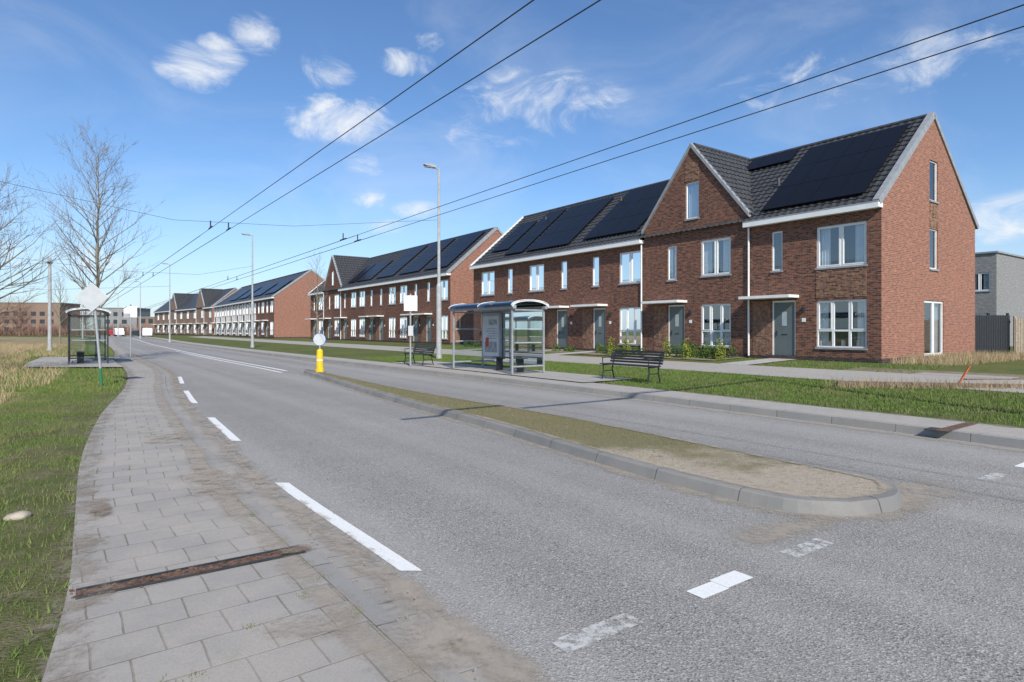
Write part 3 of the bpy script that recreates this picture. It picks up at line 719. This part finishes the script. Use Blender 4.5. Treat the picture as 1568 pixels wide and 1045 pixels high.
# ------------------------------------------------------------------ street furniture
def shelter(name,loc,L,V,back,z):
    r=empty(name,(loc[0],loc[1],z),ROT); m=lambda u,v,zz:(-u,v,zz)
    p=Acc(); H=2.12
    for u in (0,L/2,L):
        for v_ in (0.03,V-.03):
            if u==L/2 and v_!=(V-.03 if back else .03): continue
            p.box(m,u-.03,u+.03,v_-.03,v_+.03,0,H)
    bv=V-.03 if back else .03
    for zz in (.22,H-.06): 
        p.box(m,.03,L/2-.03,bv-.02,bv+.02,zz,zz+.05); p.box(m,L/2+.03,L-.03,bv-.02,bv+.02,zz,zz+.05)
        for u in (0,L): p.box(m,u-.02,u+.02,.06,V-.06,zz,zz+.05)
    fv=.03 if back else V-.03
    p.box(m,-.15,L+.15,fv-.06,fv+.06,H,H+.12); p.box(m,-.15,L+.15,bv-.05,bv+.05,H,H+.10)
    p.make('frame',M['blackmetal' if not back else 'zinc'],r,bevel=.006)
    g=Acc()
    for u0,u1 in ((.04,L/2-.04),(L/2+.04,L-.04)): g.poly([m(u0,bv,.27),m(u1,bv,.27),m(u1,bv,H-.07),m(u0,bv,H-.07)])
    for u in (0,L): g.poly([m(u,.07,.27),m(u,V-.07,.27),m(u,V-.07,H-.07),m(u,.07,H-.07)])
    g.make('glass_panels',M['shglass'],r,recalc=False)
    w=Acc()
    for u in (0,L):
        for zz in (1.0,1.45): w.box(m,u-.004,u+.004,.12,V-.12,zz,zz+.03)
    for zz in (1.0,1.45): w.box(m,.1,L-.1,bv-.006,bv+.006,zz,zz+.03)
    w.make('glass_stripes',M['frost'],r)
    n=12; prof=[]; rf=Acc()
    for i in range(n+1):
        t=math.pi*i/n; prof.append((V/2-(V/2+.10)*math.cos(t),H+.10+.20*math.sin(t)))
    inner=[(V/2+(d-V/2)*.97,zz-.03) for d,zz in prof][::-1]
    rf.prism(m,prof+inner,-.15,L+.15); rf.make('barrel_roof',M['shglass'],r)
    rb=Acc()
    for u in (-.15,L/2,L+.12):
        pr=[(d,zz+.012) for d,zz in prof]+[(V/2+(d-V/2)*.93,zz-.05) for d,zz in prof][::-1]
        rb.prism(m,pr,u,u+.04)
    rb.make('roof_ribs',M['white'],r)
    s=Acc()
    sv=bv-(.42 if back else -.42)
    for k in range(4): s.box(m,.5,L-.5-(1.0 if back else 0),sv-.16+k*.08,sv-.10+k*.08,.45,.48)
    for u in (.7,L-1.8 if back else L-.7): s.box(m,u,u+.05,sv-.14,sv+.12,0,.45)
    s.make('bench',M['blackmetal'],r)
    if back:
        q=Acc(); q.box(m,L-1.35,L-.12,bv-.12,bv-.03,.35,2.05); q.make('poster_case',M['zinc'],r,bevel=.01)
        q=Acc(); q.box(m,L-1.27,L-.20,bv-.128,bv-.122,.45,1.95); q.make('poster',M['poster'],r)
        q=Acc(); q.box(m,L-1.15,L-.35,bv-.134,bv-.129,.6,1.0); q.box(m,L-1.15,L-.6,bv-.134,bv-.129,1.62,1.82)
        for i in range(5): q.box(m,L-1.15,L-.4-.1*(i%3),bv-.134,bv-.129,1.1+i*.09,1.13+i*.09)
        q.make('poster_print',M['posterdark'],r)
        q=Acc(); q.box(m,L-.62,L-.42,bv-.138,bv-.1345,.8,1.15); q.make('poster_accent',M['redpaint'],r)
    return r
shelter('bus_shelter',(-.02,19.6),3.75,1.35,True,.155)
shelter('bus_shelter',(-18.95,26.0),3.3,1.45,False,.12)
def bench(loc,L,z):
    r=empty('park_bench',(loc[0],loc[1],z),ROT); m=lambda u,v,zz:(-u,v,zz)
    s=Acc()
    for k in range(5): s.box(m,0,L,.03+k*.085,.09+k*.085,.44,.47)
    for k in range(5):
        v0=.47+k*.022; s.box(m,0,L,v0,v0+.025,.50+k*.075,.56+k*.075)
    s.make('slats',M['blackmetal'],r,bevel=.004)
    l=Acc()
    for u in (.12,L-.12):
        P=[(.02,.0),(.08,.30),(.05,.43)]; Q=[(.52,0),(.44,.28),(.47,.46),(.60,.87)]
        for A in (P,Q):
            for i in range(len(A)-1): l.tube(m(u,*A[i]),m(u,*A[i+1]),.022,n=6)
        l.tube(m(u,.05,.43),m(u,.47,.43),.02,n=6); l.tube(m(u,.08,.25),m(u,.44,.25),.014,n=6)
        l.tube(m(u,.05,.43),m(u,.04,.64),.014,n=6); l.tube(m(u,.04,.64),m(u,.50,.66),.016,n=6)
    l.make('legs',M['blackmetal'],r)
bench((3.72,16.35),2.0,.14); bench((-3.55,24.4),1.9,.14)
def lamp(x,y_,H,r0=.10,hz=.13):
    r=empty('street_lamp',(x,y_,hz),0)
    p=Acc(); p.tube((0,0,0),(0,0,.25),.15,.14,12); p.tube((0,0,.25),(0,0,3.6),r0,r0*.95,12); p.tube((0,0,3.6),(0,0,3.75),r0*.95,r0*.6,12); p.tube((0,0,3.75),(0,0,H),r0*.6,r0*.4,12)
    d=(-D2[0],-D2[1]); p.tube((0,0,H-.05),(d[0]*.35,d[1]*.35,H+.03),.03,.03,8)
    p.make('pole',M['lampgrey'],r,smooth=False)
    hd=Acc(); m=lambda a,b,z:(d[0]*a-d[1]*b,d[1]*a+d[0]*b,z)
    hd.prism(lambda a,q,z:m(q,a,z),[(.2,H-.03),(.80,H+.03),(.83,H+.09),(.5,H+.14),(.2,H+.10)],-.12,.12); hd.make('lamp_head',M['lampgrey'],r,bevel=.02)
    g=Acc(); g.box(m,.4,.75,-.1,.1,H-.030,H-.010); g.make('lamp_lens',M['frost'],r)
lamp(-3.6,30,9.4,.13); lamp(-21.3,50,9.2,.12); lamp(-41,73,9.3); lamp(-61,100,9.3); lamp(-86,133,9.3)
def pole_sign(name,x,y_,z,H):
    r=empty(name,(x,y_,z),0); p=Acc(); p.tube((0,0,0),(0,0,H),.035,.035,10); p.make('pole',M['greymetal'],r)
    return r
r=pole_sign('bus_stop_sign',-4.1,24.6,.15,2.9)
mm_=lambda a,b,z:(a*.95-b*.3,a*.3+b*.95,z)
a=Acc(); a.box(mm_,-.27,.27,-.06,-.036,2.2,2.82); a.make('sign_plate',M['white'],r,bevel=.006)
a=Acc(); a.box(mm_,-.10,.10,-.07,-.062,1.2,1.6); a.make('timetable',M['signback'],r)
r=pole_sign('bus_stop_sign',-19.4,31,.12,2.75)
a=Acc(); a.box(mm_,-.30,.30,-.06,-.036,2.1,2.66); a.make('sign_plate',M['white'],r,bevel=.006)
a=Acc(); a.box(mm_,-.30,.0,-.068,-.061,2.12,2.3); a.make('sign_logo',M['greymetal'],r)
r=empty('diamond_traffic_sign',(-11.15,16.5,.05),0)
p=Acc(); p.tube((0,0,.5),(-.20,0,2.78),.035,.033,10); p.make('pole',M['greymetal'],r)
p=Acc(); p.tube((.03,0,0),(0,0,.5),.04,.037,10); p.make('pole_base',M['greenpaint'],r)
p=Acc(); k=[(-.47,0),(0,-.40),(.47,0),(0,.40)]
p.prism(lambda a,q,z:(-.19+q,a,2.42+z),k,-.065,-.045); p.make('sign_plate',M['signback'],r,bevel=.01)
p=Acc(); p.box(ID,-.42,.02,-.045,-.02,2.34,2.38); p.box(ID,-.42,.02,-.045,-.02,2.50,2.54); p.make('clamps',M['greymetal'],r)
r=empty('traffic_bollard',(-6.75,21.4,.11),0)
p=Acc(); p.tube((0,0,0),(0,0,.12),.14,.14,16); p.tube((0,0,.12),(0,0,.74),.125,.105,16); p.tube((0,0,.74),(0,0,.80),.105,.06,16); p.make('body',M['yellow'],r)
p=Acc(); p.tube((0,0,.80),(0,0,1.35),.03,.03,8); p.make('post',M['greymetal'],r)
p=Acc(); p.tube((0,-.05,1.14),(0,-.035,1.14),.21,.21,28); p.make('sign_disc',M['signback'],r)
p=Acc(); p.tube((0,-.032,1.14),(0,-.02,1.14),.225,.225,28); p.make('sign_face',M['blue'],r)
p=Acc(); p.tube((0,0,.40),(0,0,.44),.121,.118,16); p.make('band',M['white'],r)
def mast(x,y_,H,r0,name='shadow_arm_mast',z=0):
    r=empty(name,(x,y_,z)); p=Acc(); p.tube((0,0,0),(0,0,H),r0,r0*.7,12); p.tube((0,0,0),(0,0,.3),r0*1.3,r0*1.3,12); p.make('pole',M['lampgrey'],r)
    a=Acc(); a.tube((0,0,H-.4),(0,0,H-.25),r0*1.2,r0*1.2,12); a.make('collar',M['blackmetal'],r)
mast(-33,43.5,6.7,.13); mast(-62,88,8,.13); mast(-50,59,6.0,.07)
r=empty('shadow_arm_mast',(*W(-8.0,-10.4),.1),ROT)  # unseen mast, added with a long arm to cast a shadow across the island
p=Acc(); p.tube((0,0,0),(0,0,6.9),.10,.08,12); p.tube((0,0,6.3),(0,-11.0,6.3),.06,.05,10); p.tube((0,0,6.85),(0,-6,6.35),.015,.015,6); p.make('shadow_mast_and_arm',M['lampgrey'],r)
tw=empty('overhead_trolley_wires')
p=Acc()
def wire(p0,p1,r0,n=24,sag=0):
    P=Vector(p0);Q=Vector(p1); last=P
    for i in range(1,n+1):
        t=i/n; q=P.lerp(Q,t); q.z-=4*sag*t*(1-t); p.tube(last,q,r0,r0,6,False); last=q
for a_,s in ((5.66,-.73),(6.47,-.73),(11.58,-.703),(12.4,-.703)):
    wire((a_+s*(-6),-6,5.6),(a_+s*26,26,5.6),.009,10); wire((a_+s*26,26,5.6),(a_+s*60,60,5.62),.013,10); wire((a_+s*60,60,5.62),(a_+s*140,140,5.7),.02,10)
def Pv(base,v,z): return (base[0]+D2[0]*v,base[1]+D2[1]*v,z)
b1=(-3.6,30); wire(Pv(b1,0,7.0),Pv(b1,-7,6.0),.007,6); wire(Pv(b1,-7,6.0),Pv(b1,-11.5,5.8),.007,4); wire(Pv(b1,-11.5,5.8),Pv(b1,-26,8.2),.007,8,.1)
b2=(-21.3,50); wire(Pv(b2,0,6.8),Pv(b2,-4,5.9),.010,6); wire(Pv(b2,-4,5.9),Pv(b2,-9,5.9),.010,4); wire(Pv(b2,-9,5.9),Pv(b2,-24,7.5),.010,8,.1)
b3=(-41,73); wire(Pv(b3,0,6.8),Pv(b3,-12,5.9),.014,6); wire(Pv(b3,-12,5.9),Pv(b3,-24,7.5),.014,8,.1)
p.make('wires',M['wire'],tw)
p=Acc()
for b in (b1,b2):
    for a_,s in ((5.66,-.73),(6.47,-.73),(11.58,-.703),(12.4,-.703)):
        t=(a_+s*b[1]-b[0])/(D2[0]-s*D2[1]); q=Pv(b,t,5.62)
        p.tube((q[0],q[1],5.6),(q[0],q[1],5.9),.025,.025,6); p.tube((q[0]+.22,q[1]-.31,5.63),(q[0]-.22,q[1]+.31,5.63),.024,.024,6)
p.make('insulators',M['wire'],tw)
g=empty('timber_beam'); rect2('beam',(8.15,15.25),(17.5,12.9),.22,.15,.16,M['wood'],g)
g=empty('timber_beam'); rect2('beam',(11.9,16.0),(18,14.9),.2,.15,.16,M['wood'],g)
r=empty('leaning_stake',(10.7,14.75,.1)); p=Acc(); p.box(lambda a,b,z:(a+z*.62,b,z),-.02,.02,-.02,.02,0,.62); p.make('stake',M['orange'],r)
r=empty('black_garden_fence',(20.75,27.6,.4),math.radians(2)); p=Acc()
for i in range(17): p.box(ID,i*.11,i*.11+.095,0,.02,.05,1.85)
for x in (0,.9,1.8): p.box(ID,x-.04,x+.04,.022,.1,0,1.95)
p.box(ID,0,1.9,.022,.06,.3,.4); p.box(ID,0,1.9,.022,.06,1.5,1.6); p.make('planks',M['blackmetal'],r)
r=empty('wooden_garden_fence',(22.65,27.4,.4),math.radians(-8)); p=Acc()
for i in range(80): p.box(ID,i*.105,i*.105+.09,0,.02,.05,1.7+.02*math.sin(i*3.3))
for i in range(5): p.box(ID,i*1.9-.04,i*1.9+.05,.022,.1,0,1.8)
p.box(ID,0,8.3,.022,.06,.3,.4); p.box(ID,0,8.3,.022,.06,1.4,1.5); p.make('planks',M['wood_light'],r)
def van(loc,rz,mat,L=4.9,H=1.95,name='parked_van'):
    r=empty(name,(*loc,.0),rz); p=Acc()
    prof=[(0,.35),(0,1.0),(.25,1.15),(.95,1.25),(1.6,H-.1),(1.9,H),(L-.1,H),(L,H-.15),(L,.35)]
    if H<1.7: prof=[(0,.35),(0,.75),(.9,.92),(1.5,H-.05),(L-1.1,H),(L-.3,1.0),(L,.95),(L,.35)]
    p.prism(lambda a,q,z:(q,a,z),prof,-.9,.9); p.make('body',M[mat],r,bevel=.06)
    g=Acc(); g.box(lambda a,q,z:(q,a,z),-.91,.91,1.45,min(2.6,L-1.3),1.18 if H>1.7 else .95,H-.25); g.make('windows',M['carglass'],r)
    w=Acc()
    for x in (.85,L-.95):
        for y_ in (-.92,.72): w.tube((x,y_,.33),(x,y_+.2,.33),.33,.33,16)
    w.make('wheels',M['rubber'],r)
van((-76,127),math.radians(120),'vanwhite'); van((-92,143),math.radians(128),'vanwhite'); van((-98,150),math.radians(128),'redpaint',4.3,1.45,'parked_car'); van((-84,136),math.radians(125),'carglass',4.3,1.45,'parked_car')

# ------------------------------------------------------------------ vegetation
def baretree(name,loc,H,seed,r0=.11,nprim=34,spread=1.0,start=.22,lm=2.3,mat='bark',sub=7,tw=4,lean=.0):
    rg=random.Random(seed); acc=Acc(); tw_=Acc()
    def branch(p,d,L,r,lev):
        nseg=4 if lev<2 else 3; q=Vector(p); dd=Vector(d).normalized(); pts=[]
        for i in range(nseg):
            nd_=(dd+Vector((rg.uniform(-.16,.16),rg.uniform(-.16,.16),.10+rg.uniform(-.08,.08)))).normalized()
            nq=q+nd_*(L/nseg); ra=r*(1-i/nseg*.8); rb=r*(1-(i+1)/nseg*.8)
            (acc if lev==0 else tw_).tube(q,nq,ra,rb,5 if lev==0 else 3,False); pts.append((q.copy(),nd_.copy(),ra)); q=nq; dd=nd_
        if lev<2:
            for k in range(sub if lev==0 else tw):
                t=rg.uniform(.25,1)*(nseg-.01); i=int(t); b,bd,br=pts[i]; bp=b+bd*(L/nseg)*(t-i)
                ax=bd.cross(Vector((rg.uniform(-1,1),rg.uniform(-1,1),rg.uniform(-1,1)))).normalized()
                nd2=(bd*.75+ax*rg.uniform(.5,.9)+Vector((0,0,.15))).normalized()
                branch(bp,nd2,L*rg.uniform(.28,.5),max(.005,br*.5),lev+1)
    nS=12; last=Vector((0,0,0)); tr=[last]
    for i in range(nS):
        q=Vector((lean*(i+1)/nS+rg.uniform(-.05,.05),rg.uniform(-.05,.05),H*(i+1)/nS)); acc.tube(last,q,r0*(1-i/nS*.93),r0*(1-(i+1)/nS*.93),8,False); last=q; tr.append(q)
    for k in range(nprim):
        t=start+(1-start)*(k/nprim)**.9; z=t*nS; i=min(nS-1,int(z)); p=tr[i].lerp(tr[i+1],z-i)
        an=k*2.4+rg.uniform(-.4,.4); up=rg.uniform(.5,1.05)+t*.6
        L=lm*(1-.70*t)*rg.uniform(.7,1.15)*(.75+min(t*1.2,.5))
        branch(p,(math.cos(an)*spread,math.sin(an)*spread,up),L,r0*(1-t)*.38+.008,0)
    r=empty(name,loc); acc.make('trunk_and_limbs',M[mat],r,recalc=False); tw_.make('twigs',M['bark2' if mat=='bark' else mat],r,recalc=False)
    return r
baretree('bare_tree',(-20.4,30,.1),10.2,11,.12,60,1.2,.24,3.7,tw=5)
baretree('bare_tree',(-18.3,20.6,.1),5.6,5,.12,38,1.9,.30,3.8,tw=5)
baretree('bare_tree',(-24.0,25,.1),6.0,8,.10,26,1.6,.28,3.2)
baretree('bare_tree',(-66,75,.1),8,15,.13,30,1.2,.3,3.2,sub=5,tw=3)
baretree('bare_tree',(-46,62,.1),7.0,16,.10,26,1.0,.3,2.4,sub=5,tw=3)
baretree('bare_tree',(-20.0,62.5,.3),8.6,17,.10,30,1.0,.3,2.8,sub=5,tw=3)
for i,(x,y_,h_) in enumerate(((-118,146,8.5),(-128,152,8.5),(-112,160,7.5),(-140,165,9),(-152,172,9),(-106,150,6),(-134,152,6.5),(-160,185,9),(-145,180,8))):
    baretree('bare_tree',(x,y_,.1),h_,18+i,.25,36,1.7,.12,5.4,'bark_red',7,4)
rg=random.Random(2); a=Acc()
for i in range(2600):
    t=rg.random(); x=-200+t*105+rg.uniform(-4,4); y_=178-20*(1-t)+rg.uniform(-5,5); h_=rg.uniform(.8,3.4)*(.6+.6*math.sin(t*17)**2)
    a.tube((x,y_,0),(x+rg.uniform(-.8,.8),y_+rg.uniform(-.5,.5),h_),.08,.02,3,False)
    a.tube((x,y_,h_*.4),(x+rg.uniform(-1.2,1.2),y_+rg.uniform(-.5,.5),h_*.9),.06,.02,3,False)
a.make('distant_bare_shrubs',M['bark_red'],recalc=False)
def leafclump(acc,c,rx,rz,n,s=.05,rg=random):
    for i in range(n):
        th=rg.uniform(0,2*math.pi); ph=math.acos(rg.uniform(-.3,1)); rr=rg.uniform(.55,1)**.5*(1+.25*math.sin(th*3+c[0]*7))
        p=Vector((c[0]+rx*rr*math.sin(ph)*math.cos(th),c[1]+rx*rr*math.sin(ph)*math.sin(th),c[2]+rz*max(0,rr*math.cos(ph))))
        a=Vector((rg.uniform(-1,1),rg.uniform(-1,1),rg.uniform(-.2,1))).normalized()*s; b=a.cross(Vector((rg.uniform(-1,1),rg.uniform(-1,1),rg.uniform(-1,1)))).normalized()*s*.5
        acc.poly([p-a*.5,p+b,p+a,p-b])
rg=random.Random(4)
for (u0,u1,v_,nn,mt,hh_) in ((5.6,8.3,-1.3,9,'leaf',.45),(5.4,8.2,-.5,6,'leaf',.55),(9.9,13.2,-1.0,7,'leaf',.35),(15.2,16.9,-1.0,3,'leaf',.3),(18.5,22,-.9,6,'leaf',.45),(23.6,27,-.9,5,'leaf',.4)):
    a=Acc()
    for k in range(nn):
        u=u0+(u1-u0)*(k+.5)/nn+rg.uniform(-.1,.1); x,y_=W(u,v_+rg.uniform(-.2,.2)); s=rg.uniform(.7,1.2)
        leafclump(a,(x,y_,gv(v_)),.22*s,hh_*s*1.2,260,.05,rg)
    a.make('front_garden_shrubs',M[mt],recalc=False)
a=Acc()
for u,v_ in ((5.5,-1.6),(7.0,-1.9),(8.3,-1.6),(10.6,-1.8),(11.7,-1.7)):
    x,y_=W(u,v_); leafclump(a,(x,y_,gv(v_)+.05),.19,.80,380,.05,rg)
a.make('yellow_shrubs',M['leafy'],recalc=False)
for u in (3.1,8.5,13.8,16.95,22.3): uvrect('entrance_paving',u,u+1.15,-3.4,-.02,gv(-3.4)+.034,.425,M['slab'])
for u0,u1 in ((5.3,8.2),(9.9,13.6),(15.2,16.8),(18.2,22.2)): uvrect('front_garden_soil',u0,u1,-2.3,-.02,gv(-2.3)+.03,.425,M['soil'])
uvrect('bare_earth',-9,-.2,-3.3,-1.9,gv(-3.3)+.012,gv(-1.9)+.012,M['soil'])
fp=empty('flower_pots',(*W(12.9,-.7),.40),ROT); a=Acc(); b_=Acc()
for x,y_,s in ((0,0,.16),(-.45,.1,.12),(.9,.05,.13),(9.5,0,.15)):
    a.tube((-x,y_,0),(-x,y_,s*2),s*.7,s,12); leafclump(b_,(-x,y_,s*2),s*1.1,s*1.6,60,.05,rg)
a.make('pots',M['rust'],fp); b_.make('pot_plants',M['leaf'],fp,recalc=False)

def blades(name,P,hmin,hmax,wd,mat,lean=.5):
    n=len(P); P=np.array(P); h=np.random.uniform(hmin,hmax,n); th=np.random.uniform(0,2*np.pi,n); ln=np.random.uniform(0,lean,n)*h; ph=np.random.uniform(0,2*np.pi,n)
    co=np.zeros((n,3,3)); w=wd*np.random.uniform(.6,1.3,n)
    co[:,0]=P+np.stack([np.cos(th)*w,np.sin(th)*w,-.01*np.ones(n)],1); co[:,1]=P-np.stack([np.cos(th)*w,np.sin(th)*w,.01*np.ones(n)],1)
    co[:,2]=P+np.stack([np.cos(ph)*ln,np.sin(ph)*ln,h],1)
    me=bpy.data.meshes.new(name); me.vertices.add(3*n); me.vertices.foreach_set('co',co.reshape(-1)); me.loops.add(3*n); me.loops.foreach_set('vertex_index',np.arange(3*n,dtype=np.int32))
    me.polygons.add(n); me.polygons.foreach_set('loop_start',np.arange(0,3*n,3,dtype=np.int32)); me.polygons.foreach_set('loop_total',np.full(n,3,dtype=np.int32)); me.update(); me.validate()
    me.materials.append(mat); return link(bpy.data.objects.new(name,me))
def pn(x,y_): return math.sin(x*1.3+y_*.7)+math.sin(x*2.9-y_*2.3+1)+.7*math.sin(x*5.7+y_*4.9+2)
P=[]
for i in range(170000):
    Y=1.6+17*random.random()**1.3; o=4*random.random(); x=Lf(Y)+.03-o*1.2
    if pn(x,Y)<-.8 and random.random()<.65: continue
    if o<.5 and random.random()<.6-.8*o+.25*math.sin(Y*5): continue
    if 3.2<Y+.35*(x+3.2)<3.45 and x<-2.4 and random.random()<.8: continue
    P.append((x,Y,leftz(x,Y)))
blades('verge_grass',P,.015,.05,.004,M['bladeleft'],1.0)
P=[]
for i in range(50000):
    Y=15+45*random.random()**1.3; o=.1+6*random.random(); x=Lf(Y)-o
    if 24<Y<33 and o<4: continue
    P.append((x,Y,leftz(x,Y)))
blades('verge_grass',P,.04,.10,.012,M['bladeleft'])
P=[]
for i in range(75000):
    Y=8.5+50*random.random()**1.2; o=1.8+16*random.random()**1.2; x=Lf(Y)-o*1.2
    if 24<Y<33 and o<3.6: continue
    if pn(x*.6,Y*.6)<-.7: continue
    if o<3.2 and random.random()<.6: continue
    P.append((x,Y,leftz(x,Y)))
blades('dry_grass',P,.06,.34,.009,M['dryblade'],.9)
P=[]
for i in range(110000):
    u=-10+30*random.random(); v_=-11.4+5.0*random.random(); x,y_=W(u,v_)
    if x<F(y_)+1.5+.06*math.sin(y_*9): continue
    if 2.4<u<15.1 and v_<-9.85: continue
    if pn(x,y_)<-1.3 and random.random()<.7: continue
    if abs(y_-(15.25-(x-8.15)*.25))<.5 and x>8 and random.random()<.7: continue
    z=.10+.10*((x-F(y_)-1.42)/max(.1,(vline(-6.3)(y_)-F(y_)-1.42)))
    P.append((x,y_,z))
blades('verge_grass',P,.02,.08,.008,M['blade'],.8)
P=[]
for i in range(22000):
    u=-10+40*random.random(); v_=-3.3+3.0*random.random(); 
    if 5.2<u<8.3 or 9.8<u<13.7 or 3.05<u<4.3 or 8.4<u<9.7 or 13.7<u<15: continue
    if -4.7<u<-2.2: continue
    x,y_=W(u,v_); P.append((x,y_,gv(v_)))
blades('front_lawn_grass',P,.03,.09,.009,M['blade'])
P=[]
for i in range(5000):
    u=-2.2+2.0*random.random(); v_=13*random.random(); x,y_=W(u,v_); P.append((x,y_,.4))
for i in range(2500):
    u=.1*random.random()-.35; v_=1+8*random.random(); x,y_=W(u,v_); P.append((x,y_,.4))
for i in range(2500):
    x=random.uniform(8,14); y_=15.25-(x-8.15)*.25+random.choice((-1,1))*random.uniform(.12,.5); P.append((x,y_,.13))
blades('dry_grass',P,.06,.38,.007,M['dryblade'],.8)
P=[]
for i in range(34):
    Y=random.uniform(2.3,10); k=random.random(); x=Lf(Y)+(K2(Y)-Lf(Y))*(k if random.random()<.5 else .99)
    for j in range(30): P.append((x+random.gauss(0,.022),Y+random.gauss(0,.022),.048))
blades('weeds_in_joints',P,.006,.022,.003,M['blade'],1.2)
P=[]
for i in range(90000):
    Y=6.3+15*random.random(); x=mid(Y)+random.uniform(-2.2,2.2); ins=False; n=len(inn); j=n-1
    for q in range(n):
        if (inn[q][1]>Y)!=(inn[j][1]>Y) and x<(inn[j][0]-inn[q][0])*(Y-inn[q][1])/(inn[j][1]-inn[q][1])+inn[q][0]: ins=not ins
        j=q
    if ins and pn(x,Y)>-.9 and random.random()<(Y-6.2)/2.5: P.append((x,Y,.112))
blades('island_moss_grass',P,.006,.024,.005,M['mossblade'],1.3)
a=Acc()
for i in range(220):
    r_=random.random()
    if r_<.6: Y=random.uniform(1.8,9); x=E(Y)+random.gauss(-.1,.15); z=.008 if x>E(Y) else .05
    else: x=random.gauss(3.3,.8); Y=random.gauss(5.3,.5); z=.004 
    s=random.uniform(.002,.006); an=random.uniform(0,3)
    m=lambda q,r2,s2,x=x,Y=Y,z=z,an=an:(x+q*math.cos(an)-r2*math.sin(an),Y+q*math.sin(an)+r2*math.cos(an),z+s2)
    a.box(m,-s,s,-s*.7,s*.7,0,s*.9)
a.make('loose_grit',M['stone'])

# ------------------------------------------------------------------ sun, sky
EL=math.radians(37); tx,ty=(-.27,.963)
L_=math.hypot(tx,ty); tx/=L_; ty/=L_
sd=Vector((tx*math.cos(EL),ty*math.cos(EL),-math.sin(EL)))
sun=bpy.data.lights.new('sun','SUN'); sun.energy=5.0; sun.angle=math.radians(.53); sun.color=(1,.945,.86)
so=bpy.data.objects.new('sun',sun); so.rotation_euler=sd.to_track_quat('-Z','Y').to_euler(); so.location=(5,-10,30); link(so)
wd=bpy.data.worlds.new('World'); scene.world=wd; wd.use_nodes=True; nt=wd.node_tree
bg=nt.nodes['Background']; bg.inputs[1].default_value=.125
sk=nd(nt,'ShaderNodeTexSky',sky_type='NISHITA'); sk.sun_disc=False; sk.sun_elevation=EL
sk.sun_rotation=math.atan2(-tx,-ty); sk.air_density=1.0; sk.dust_density=.5; sk.ozone_density=1.8; sk.altitude=0
tc=nd(nt,'ShaderNodeTexCoord'); sp=nd(nt,'ShaderNodeSeparateXYZ'); nt.links.new(tc.outputs['Generated'],sp.inputs[0])
az=math_(nt,'ARCTAN2',sp.outputs[0],sp.outputs[1]); al=math_(nt,'ARCSINE',sp.outputs[2])
mp=nd(nt,'ShaderNodeMapping'); mp.inputs['Scale'].default_value=(1,1,1.9); mp.inputs['Rotation'].default_value=(0,math.radians(25),0); nt.links.new(tc.outputs['Generated'],mp.inputs[0])
n1=noise(nt,mp.outputs[0],10,11,.66,.9); n2=noise(nt,mp.outputs[0],3.2,6,.6,.8)
tot=None
for (a_,b_,w_,h_,wt) in ((-15.8,18.2,4.4,2.0,.95),(-13.8,18.6,2.6,1.7,.85),(-27.4,20.9,2.8,1.7,.88),(-25.5,22.3,2.0,1.3,.8),(-22.8,24.2,2.0,1.8,.8),(-17,22.0,3,1.5,.55),(-9.9,23.4,2.6,1.1,.75),(-8,25,2,1.0,.55),(2,20.2,9,3.4,.56),(-3,17.5,5,2,.45),(-13.4,11.9,1.9,.9,.85),(-13.8,14.6,2.1,1.2,.72),(-8.8,11.0,2.2,.9,.8),(-11,9.3,3.2,.8,.6),(40,8,5,2,.8),(-36,5.5,7,1.5,.5),(-23,28,5,1.3,.45),(30,20,16,3,.44),(55,14,10,4,.7),(-60,18,12,5,.8)):
    dx=math_(nt,'DIVIDE',math_(nt,'SUBTRACT',az,math.radians(a_)),math.radians(w_)); dy=math_(nt,'DIVIDE',math_(nt,'SUBTRACT',al,math.radians(b_)),math.radians(h_))
    r2=math_(nt,'ADD',math_(nt,'MULTIPLY',dx,dx),math_(nt,'MULTIPLY',dy,dy))
    q=math_(nt,'MULTIPLY',math_(nt,'MAXIMUM',math_(nt,'SUBTRACT',1.0,math_(nt,'MULTIPLY',r2,.5)),0.0),wt)
    tot=q if tot is None else math_(nt,'MAXIMUM',tot,q)
val=math_(nt,'ADD',tot,math_(nt,'MULTIPLY',math_(nt,'SUBTRACT',n1,.5),2.3))
mask=ramp(nt,math_(nt,'MULTIPLY',val,ramp(nt,tot,.0,.4)),.30,1.30)
cir=math_(nt,'MULTIPLY',ramp(nt,n2,.42,.85),.22)
msk=math_(nt,'MINIMUM',math_(nt,'ADD',math_(nt,'MULTIPLY',mask,.92),cir),1.0)
tint=mixc(nt,1.0,sk.outputs[0],(.78,1.00,1.24),'MULTIPLY')
hz=ramp(nt,al,.24,-.02)
tint=mixc(nt,math_(nt,'MULTIPLY',hz,.50),tint,(5.6,6.6,7.6))
col=mixc(nt,msk,tint,(7.5,7.7,7.9))
nt.links.new(col,bg.inputs[0])

# ------------------------------------------------------------------ camera
cam=bpy.data.cameras.new('camera'); co=bpy.data.objects.new('camera',cam); link(co)
co.location=(0,0,1.6); co.rotation_euler=(math.radians(90),0,0); cam.lens=21.42; cam.sensor_width=36; cam.shift_y=-.0112; cam.clip_end=6000; cam.clip_start=.05
scene.camera=co
scene.view_settings.view_transform='Standard'; scene.view_settings.look='None'; scene.view_settings.exposure=0
